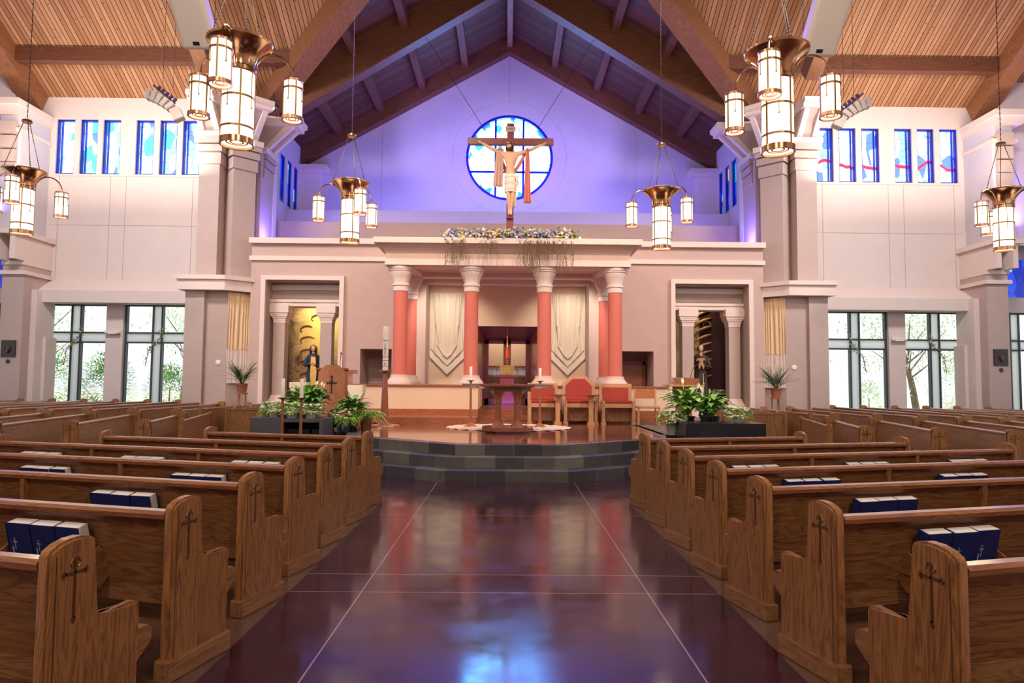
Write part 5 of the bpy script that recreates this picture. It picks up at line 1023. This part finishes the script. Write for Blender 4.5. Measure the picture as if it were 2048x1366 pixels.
for x, lab in ((1.20, 'small dark topped pedestal table between the left and middle red chairs'), (1.98, 'small dark topped pedestal table between the middle and right red chairs')):
    r = empty('pedestal_table', (x, 16.05, .5), label=lab, cat='side table', group='pedestal tables between the chairs'); m = MB(); octo(m, .09, .09, .03, 0, .07); octo(m, .055, .055, .015, .07, .62); octo(m, .055, .055, .02, .62, .68, .09, .09, .03); m.done('pedestal', BLOND, r); m = MB(); octo(m, .19, .17, .06, .68, .705); m.done('table_top', CROSSW, r)
r = empty('wooden_chair', (3.33, 16.25, .5), label='plain blond wooden chair beside the red chairs', cat='chair')
for sx in (-1, 1):
    m = MB(); m.box(sx * .24 - .02, -.24, 0, sx * .24 + .02, -.20, .44, bev=.004); m.done('front_leg', BLOND, r); m = MB(); m.beam((sx * .25 - 0, .2, .0), (sx * .25, .26, .86), .04, .04, (0, 1, 0)); m.done('rear_leg', BLOND, r)
    m = MB(); m.box(sx * .24 - .012, -.2, .12, sx * .24 + .012, .2, .15); m.done('stretcher', BLOND, r)
m = MB(); m.box(-.26, -.25, .40, .26, .22, .45, bev=.01); m.done('seat', BLOND, r); m = MB(); m.box(-.23, .21, .62, .23, .235, .84, bev=.006); m.done('back_panel', wood('glossy_chair_back', (.35, .13, .05), (.55, .24, .11), 0, .15, .9), r)
# planters
r = empty('planter_box', (-3.95, 12.75, 0), label='grey stone planter box with dark open front, left of the steps', cat='planter')
m = MB(); m.box(-.62, -.5, 0, -.08, .4, .82, bev=.01); m.done('side_block', GREYST, r); m = MB(); m.box(-.08, -.45, .74, .66, .4, .80); m.box(.60, -.45, 0, .66, .4, .74); m.box(-.08, .3, 0, .66, .34, .74); m.done('frame', GREYST, r); m = MB(); m.box(-.05, -.2, .02, .35, .1, .60); m.box(.40, -.2, .02, .58, .1, .6); m.done('inner_box', BLKP, r)
r = empty('planter_box', (3.95, 12.75, 0), label='black granite planter box with recessed front panel, right of the steps', cat='planter')
m = MB(); m.box(-.72, -.45, 0, .72, .4, .78, bev=.012); m.done('body', BLKST, r); m = MB(); m.box(-.5, -.462, .05, .05, -.45, .66); m.done('front_panel', BLKP, r)
# ================================================================== PLANTS
def pot(m, r0, r1, h, z=0): m.lathe([(r0, z), (r1, z + h), (r1 + .012, z + h), (r1 + .012, z + h - .03), (r1 - .01, z + h - .0), (r1 - .02, z + h - .03), (0, z + h - .03)], n=20)
def plant(name, loc, label, kind, sc=1.0, potmat=POT, ph=.22, pr=.13, group=None, cat='potted plant', rz=0, drop=0):
    r = empty(name, loc, rz, label, cat, group)
    if potmat: m = MB(); pot(m, pr * .72, pr, ph); m.done('pot', potmat, r, smooth=True)
    z0 = ph - .04
    if kind == 'lily':
        m = MB()
        for i in range(80):
            a = random.uniform(0, 2 * PI); t = random.uniform(.15, 1); d = Vector((math.cos(a) * t, math.sin(a) * t, random.uniform(.9, 1.6))).normalized(); L = sc * random.uniform(.16, .34); b = Vector((0, 0, z0)); e = b + d * L; m.tube([b, b + d * L * .6 + Vector((0, 0, .01)), e], .004, 4, False)
            m.leaf(e, Vector((d.x * 1.6, d.y * 1.6, d.z * .5)), (0, 0, 1), sc * random.uniform(.22, .34), sc * random.uniform(.10, .15), .5, 5, .12)
        m.done('foliage', LEAF if sc > 1 else LEAFD, r, smooth=True); m = MB()
        for i in range(2): a = random.uniform(0, 2 * PI); p = Vector((.15 * sc * math.cos(a), .15 * sc * math.sin(a), z0 + sc * random.uniform(.38, .5))); m.tube([(0, 0, z0), p], .004, 4, False); m.leaf(p, (math.cos(a) * .3, math.sin(a) * .3, 1), (0, -1, .1), .10 * sc, .055 * sc, .1, 4, .3)
        m.done('blossom', mat('cream_spathe', (.70, .72, .50), .5), r, smooth=True)
    elif kind == 'fern':
        m = MB()
        for i in range(60):
            a = random.uniform(0, 2 * PI); el = random.uniform(.5, 1.5); L = sc * random.uniform(.28, .48); p = Vector((0, 0, z0)); d = Vector((math.cos(a), math.sin(a), el)).normalized(); pts = [p.copy()]; n = 10
            for k in range(n): d = (d + Vector((0, 0, -.20))).normalized(); p = p + d * L / n; pts.append(p.copy())
            m.tube(pts, .002, 3, False)
            for k in range(2, n + 1):
                t = k / n; sd = (pts[k] - pts[k - 1]).cross(Vector((0, 0, 1))).normalized(); ll = sc * .085 * math.sin(PI * (t * .85 + .12))
                for e in (-1, 1): m.leaf(pts[k], sd * e + (pts[k] - pts[k - 1]).normalized() * .4, (0, 0, 1), ll, ll * .30, .2, 2, .05)
        m.done('foliage', FERN, r)
    elif kind == 'flowers':
        m = MB(); f = MB()
        for i in range(300):
            a = random.uniform(0, 2 * PI); el = random.uniform(-.35, 1); q = Vector((math.cos(a), math.sin(a), el)).normalized(); p = Vector((q.x * .20, q.y * .18, z0 + .06 + q.z * .13)) * 1.0 * sc + Vector((0, 0, (1 - sc) * z0)); m.leaf(p, q + Vector((0, 0, .2)), (0, 0, 1), .085 * sc, .055 * sc, .3, 2, .1)
            if i % 4 == 0: c = p + q * .035 * sc; f.blob(c, .030 * sc * random.uniform(.7, 1.1), 1, (1, 1, .55))
        m.done('foliage', FERN, r); f.done('blossoms', PETAL, r, smooth=True)
    elif kind == 'palm':
        m = MB()
        for i in range(60):
            a = random.uniform(0, 2 * PI); el = random.uniform(1.0, 3.4); L = sc * random.uniform(.45, .75); p = Vector((0, 0, z0)); d = Vector((math.cos(a), math.sin(a), el)).normalized(); pts = [p.copy()]; n = 9
            for k in range(n): d = (d + Vector((0, 0, -.10))).normalized(); p = p + d * L / n; pts.append(p.copy())
            m.tube(pts, .003, 3, False)
            for k in range(3, n + 1):
                sd = (pts[k] - pts[k - 1]).cross(Vector((0, 0, 1))).normalized()
                for e in (-1, 1): m.leaf(pts[k], sd * e * .6 + (pts[k] - pts[k - 1]).normalized(), (0, 0, 1), sc * .17, sc * .018, .3, 2, .0)
        m.done('fronds', mat('palm_green', (.05, .15, .04), .5, vary=.5, vscale=9), r)
    return r
plant('peace_lily', (-3.98, 13.5, .5), 'large peace lily with broad glossy leaves before the ambo', 'lily', 1.4, BLKP, .36, .17)
plant('peace_lily', (-3.62, 12.98, .8), 'peace lily at the back of the left planter box', 'lily', .95, POT, .18, .12)
plant('peace_lily', (-3.05, 13.55, .5), 'smaller peace lily between the ambo and paschal candle', 'lily', 1.0, BLKP, .30, .14)
plant('fern', (-2.76, 13.5, .5), 'arching fern in a woven basket beside the paschal candle', 'fern', 1.15, mat('woven_basket', (.16, .07, .03), .7, bump=.8, bscale=60), .36, .13)
plant('fern', (-4.35, 13.0, .822), 'light green fern at the left end of the grey planter', 'fern', .95, BLKP, .10, .10)
plant('fern', (-4.1, 13.6, .5), 'feathery fern behind the grey planter', 'fern', 1.2, BLKP, .45, .13)
plant('fern', (-3.12, 13.25, .5), 'low bright fern hanging over the platform edge by the navy pot', 'fern', .85, mat('navy_pot', (.02, .03, .07), .4), .25, .13)
for i, (x, y, z, pm, lab) in enumerate(((-4.25, 12.6, .82, WHITE, 'white flowering pot plant, leftmost on the grey planter'), (-3.92, 12.55, .8, WHITE, 'white flowering pot plant, second from the left on the grey planter'), (-3.6, 12.6, .8, WHITE, 'white flowering pot plant, third from the left on the grey planter'), (-3.2, 13.42, .5, POT, 'white flowering plant in a grey pot beside the grey planter'),
                           (3.2, 13.2, .5, POT, 'white flowering plant in a grey pot beside the black planter'), (4.35, 12.85, .78, WHITE, 'white flowering pot plant on top of the black planter'))):
    plant('flowering_plant', (x, y, z), lab, 'flowers', 1.05 if z > .6 else 1.15, pm, .12 if z > .6 else .28, .11 if z > .6 else .14)
plant('peace_lily', (3.50, 13.3, .5), 'tall broad leaved peace lily right of the wooden chair', 'lily', 1.4, BLKP, .36, .15)
plant('peace_lily', (3.98, 13.3, .5), 'peace lily behind the black planter, below the lectern', 'lily', 1.15, BLKP, .36, .15)
plant('peace_lily', (3.75, 12.95, .78), 'low dark leaved plant on the left part of the black planter', 'lily', .62, BLKP, .12, .1)
plant('flowering_plant', (6.5, 20.95, .5), 'small white flower pot at the feet of the right statue', 'flowers', .8, BLKP, .7, .1)
for s in (-1, 1):
    side = 'left' if s < 0 else 'right'
    r = empty('plant_stand', (s * 7.15, 18.5, 0) if s < 0 else (7.3, 18.5, 0), label='tall three legged wooden plant stand before the %s pier' % side, cat='stand', group='plant stands before the piers')
    m = MB(); m.lathe([(.17, 1.10), (.17, 1.135), (0, 1.135)], n=24); m.done('top', CHERRY, r)
    for i in range(3): a = i * 2.09 + .5; m = MB(); m.tube([(.10 * math.cos(a), .10 * math.sin(a), 1.10), (.16 * math.cos(a), .16 * math.sin(a), 0)], .017, 6); m.done('leg', CHERRY, r)
    plant('potted_palm', (r.location.x, 18.5, 1.138), 'feathery palm in a terracotta pot on the stand before the %s pier' % side, 'palm', .95, TERRA, .24, .15, 'palms before the piers')
    # pier banners on the chamfered faces
    r = empty('pier_banner', label='gold and white cloth banner hanging on the %s pier' % side, cat='banner', group='pier banners')
    for nm, z0, z1, mt, am, wd in (('gold_cloth', 4.02, 2.36, mat('gold_cloth', (.80, .60, .38), .7), .022, .02), ('white_panel', 2.36, 1.38, mat('white_cloth', (.78, .66, .62), .8), .006, .0)):
        m = MB(); A = Vector((8.12, 19.74, 0)); B = Vector((7.64, 20.22, 0)); nrm = Vector((-.7071, -.7071, 0)); G = []
        for i in range(41):
            u = i / 40; col = []
            for j in range(13): v = j / 12; p = A.lerp(B, wd + u * (1 - 2 * wd)) + nrm * (.03 + am * math.sin(u * 44 + 3 * math.sin(u * 7) + v * 1.5)); col.append(m.bm.verts.new((s * p.x, p.y, z0 + (z1 - z0) * v)))
            G.append(col)
        for i in range(40):
            for j in range(12): m.bm.faces.new((G[i][j], G[i + 1][j], G[i + 1][j + 1], G[i][j + 1]))
        m.done(nm, mt, r, smooth=True)
    # plaques, medallions, emergency lights
    x = s * 14.97
    r = empty('plaque', (x, 20.56, 2.36), label='square bronze relief plaque on the %s outer pier' % side, cat='plaque', group='bronze plaques')
    m = MB(); m.box(-.22, 0, -.25, .22, .035, .25, bev=.008); m.done('plate', BRONZE, r); J = [(0, -.01, -.15, .045), (.01, -.01, -.02, .05), (.0, -.01, .10, .03), (-.06, -.01, .05, .02), (-.12, -.01, -.02, .018), (.08, -.01, .04, .02)]
    skin('relief_figure', J, [(0, 1), (1, 2), (1, 3), (3, 4), (1, 5)], BRONZE, r, 1)
    m = MB(); m.lathe([(0, 0), (.06, 0), (.06, .02), (0, .03)], n=8, M=Matrix.Translation((x, 20.58, 1.98)) @ Matrix.Rotation(PI / 2, 4, 'X')); o = m.done('medallion', BRONZE); tag(o, 'tiny round bronze medallion under the plaque, %s' % side, 'medallion', 'medallions')
    r = empty('emergency_light', (s * 12.53, 21.68, 2.95), label='white emergency light between the %s transept windows' % side, cat='emergency light', group='emergency lights'); m = MB(); m.box(-.14, -.02, -.06, .14, .12, .06, bev=.01); m.done('case', WHITE, r)
    for e in (-1, 1): m = MB(); m.blob((e * .19, .0, .0), .06, 2); m.done('lamp_head', WHITE, r, smooth=True)
# garlands
for s in (-1, 1):
    r = empty('light_bar', (s * 2.15, 17.75, 5.12), label='low black light bar lying on the canopy top, %s of the flower garland' % ('left' if s < 0 else 'right'), cat='light bar', group='light bars on the canopy')
    m = MB(); m.box(-.42, -.05, .0, .42, .06, .07, bev=.01); m.done('housing', BLKP, r); m = MB(); m.box(-.44, -.07, .07, .44, .08, .09); m.done('cover', WHITE, r)
def garland(name, path, label, n, spread, parts, drops=(), group=None):
    r = empty(name, label=label, cat='garland', group=group); P = [Vector(p) for p in path]
    def at(t): t *= len(P) - 1; i = min(int(t), len(P) - 2); return P[i].lerp(P[i + 1], t - i)
    m = MB(); m.tube(P, .012, 5)
    for i in range(n * 2): p = at(random.random()) + Vector([random.gauss(0, spread * .5) for _ in range(3)]); d = Vector([random.gauss(0, 1) for _ in range(3)]); m.leaf(p, d, (0, 0, 1), spread * .9, spread * .35, .2, 2)
    o = m.done('foliage', LEAFD, r); o['kind'] = 'stuff'
    for nm, mt in parts:
        m = MB()
        for i in range(n // len(parts)): p = at(random.random()) + Vector([random.gauss(0, spread * .5) for _ in range(3)]) + Vector((0, -spread * .4, 0)); m.blob(p, spread * random.uniform(.15, .34), 1, (1, .6, 1))
        o = m.done(nm, mt, r); o['kind'] = 'stuff'
    if drops:
        m = MB()
        for x, y, z, L in drops:
            for q in range(13):
                p = Vector((x + random.gauss(0, .10), y - .05, z)); pts = [p.copy()]
                for k in range(8): p = p + Vector((random.gauss(0, .014), -.004, -L * random.uniform(.06, .14))); pts.append(p.copy())
                m.tube(pts, .005, 4, False)
                for k in range(1, 9): m.leaf(pts[k], (random.gauss(0, 1), -.5, -1), (0, 0, 1), .05, .018, .2, 2)
        o = m.done('trailing_vine', TWIG, r); o['kind'] = 'stuff'
garland('flower_garland', [(-1.62, 17.2, 5.17), (-1.0, 17.2, 5.20), (-.3, 17.18, 5.21), (.3, 17.18, 5.22), (1.0, 17.2, 5.20), (1.72, 17.2, 5.17)], 'long flower garland with trailing vines along the canopy edge', 1000, .13, (('white_flowers', PETAL), ('blue_flowers', BLUEP), ('violet_flowers', PINKP), ('yellow_flowers', YEL)),
        ((-1.45, 17.05, 5.05, .75), (-1.2, 17.05, 5.05, .6), (-.5, 17.05, 5.05, .45), (.45, 17.05, 5.05, .8), (.65, 17.05, 5.05, .95), (.85, 17.05, 5.05, .6), (1.45, 17.05, 5.05, .95), (1.1, 17.05, 5.05, .4)))
for s in (-1, 1):
    for i, xc in enumerate((11.23, 13.83)):
        garland('window_garland', [(s * (xc - .22), 21.85, 3.1), (s * (xc - .2), 21.85, 2.9), (s * (xc + .0), 21.85, 2.62), (s * (xc + .22), 21.85, 2.4), (s * (xc + .3), 21.85, 1.9)], 'small flower garland on the cross of the %s transept window %s' % ('left' if s < 0 else 'right', 'nearer the pier' if i == 0 else 'farther from the pier'), 60, .075, (('white_flowers', PETAL), ('yellow_flowers', YEL), ('blue_flowers', BLUEP)), (), 'window garlands')
# ================================================================== GARDEN OUTSIDE
m = MB(); m.box(-60, 22.2, -.25, 60, 90, -.12); st(m.done('ground', mat('lawn_pale', (.62, .64, .50), .9, vary=.2, vscale=1)), 'sunlit pale lawn outside the windows', 'lawn')
def shrub(x, y, h, w_, n, label, mt=OUTLEAF, name='shrub', cat='shrub'):
    r = empty(name, (x, y, -.12), label=label, cat=cat, group='garden shrubs'); m = MB()
    for i in range(int(n * 2.2)): q = Vector([random.gauss(0, 1) for _ in range(3)]).normalized() * random.uniform(.5, 1.0); p = Vector((q.x * w_, q.y * .6 * w_, h * .5 + q.z * h * .5)); m.leaf(p, q + Vector((0, 0, .3)), (0, 0, 1), .11, .065, .3, 2)
    o = m.done('foliage', mt, r); m = MB(); m.tube([(0, 0, 0), (.05, 0, h * .6)], [.05, .02], 6); m.done('stem', BARK, r)
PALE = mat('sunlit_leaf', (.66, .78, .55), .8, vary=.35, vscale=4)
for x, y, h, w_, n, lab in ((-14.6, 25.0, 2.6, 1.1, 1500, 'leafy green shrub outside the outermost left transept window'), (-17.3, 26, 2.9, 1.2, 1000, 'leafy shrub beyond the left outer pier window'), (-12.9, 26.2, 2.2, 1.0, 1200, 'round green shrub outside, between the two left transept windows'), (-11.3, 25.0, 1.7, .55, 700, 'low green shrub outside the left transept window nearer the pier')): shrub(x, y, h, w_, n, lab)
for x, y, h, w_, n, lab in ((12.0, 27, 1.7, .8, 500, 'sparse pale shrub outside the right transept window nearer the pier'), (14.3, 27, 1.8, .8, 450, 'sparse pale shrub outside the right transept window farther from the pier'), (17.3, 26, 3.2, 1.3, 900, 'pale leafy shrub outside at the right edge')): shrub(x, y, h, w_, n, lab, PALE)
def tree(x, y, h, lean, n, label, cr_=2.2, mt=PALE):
    r = empty('garden_tree', (x, y, -.12), label=label, cat='tree', group='garden trees'); m = MB(); m.tube([(0, 0, 0), (lean * .4, 0, h * .35), (lean, 0, h * .7)], [.16, .12, .06], 8)
    for i in range(9): a = i * 2.4; m.tube([(lean * .6, 0, h * (.4 + .03 * i)), (lean * .6 + math.cos(a) * cr_ * .6, math.sin(a) * cr_ * .6, h * (.62 + .04 * i))], [.04, .012], 5)
    m.done('trunk', BARK, r); m = MB()
    for i in range(n * 2): q = Vector([random.gauss(0, .45) for _ in range(3)]); m.leaf(Vector((lean + q.x * cr_, q.y * cr_, h * .85 + q.z * cr_)), Vector([random.gauss(0, 1) for _ in range(3)]), (0, 0, 1), .12, .07, .2, 2)
    m.done('foliage', mt, r)
for x, y, h, l, n, lab in ((16.9, 28.0, 4.6, -.6, 1500, 'garden tree with leaning trunk outside the outer right transept window'), (12.4, 34, 5.0, .3, 900, 'thin garden tree farther outside the right transept windows'), (-15.6, 33, 5.2, .3, 1500, 'garden tree outside behind the left shrubs'), (-21.0, 31, 5.2, -.3, 1200, 'garden tree outside at the left edge'), (-11.6, 28.5, 3.8, .5, 700, 'young garden tree outside the left window nearer the pier')): tree(x, y, h, l, n, lab)
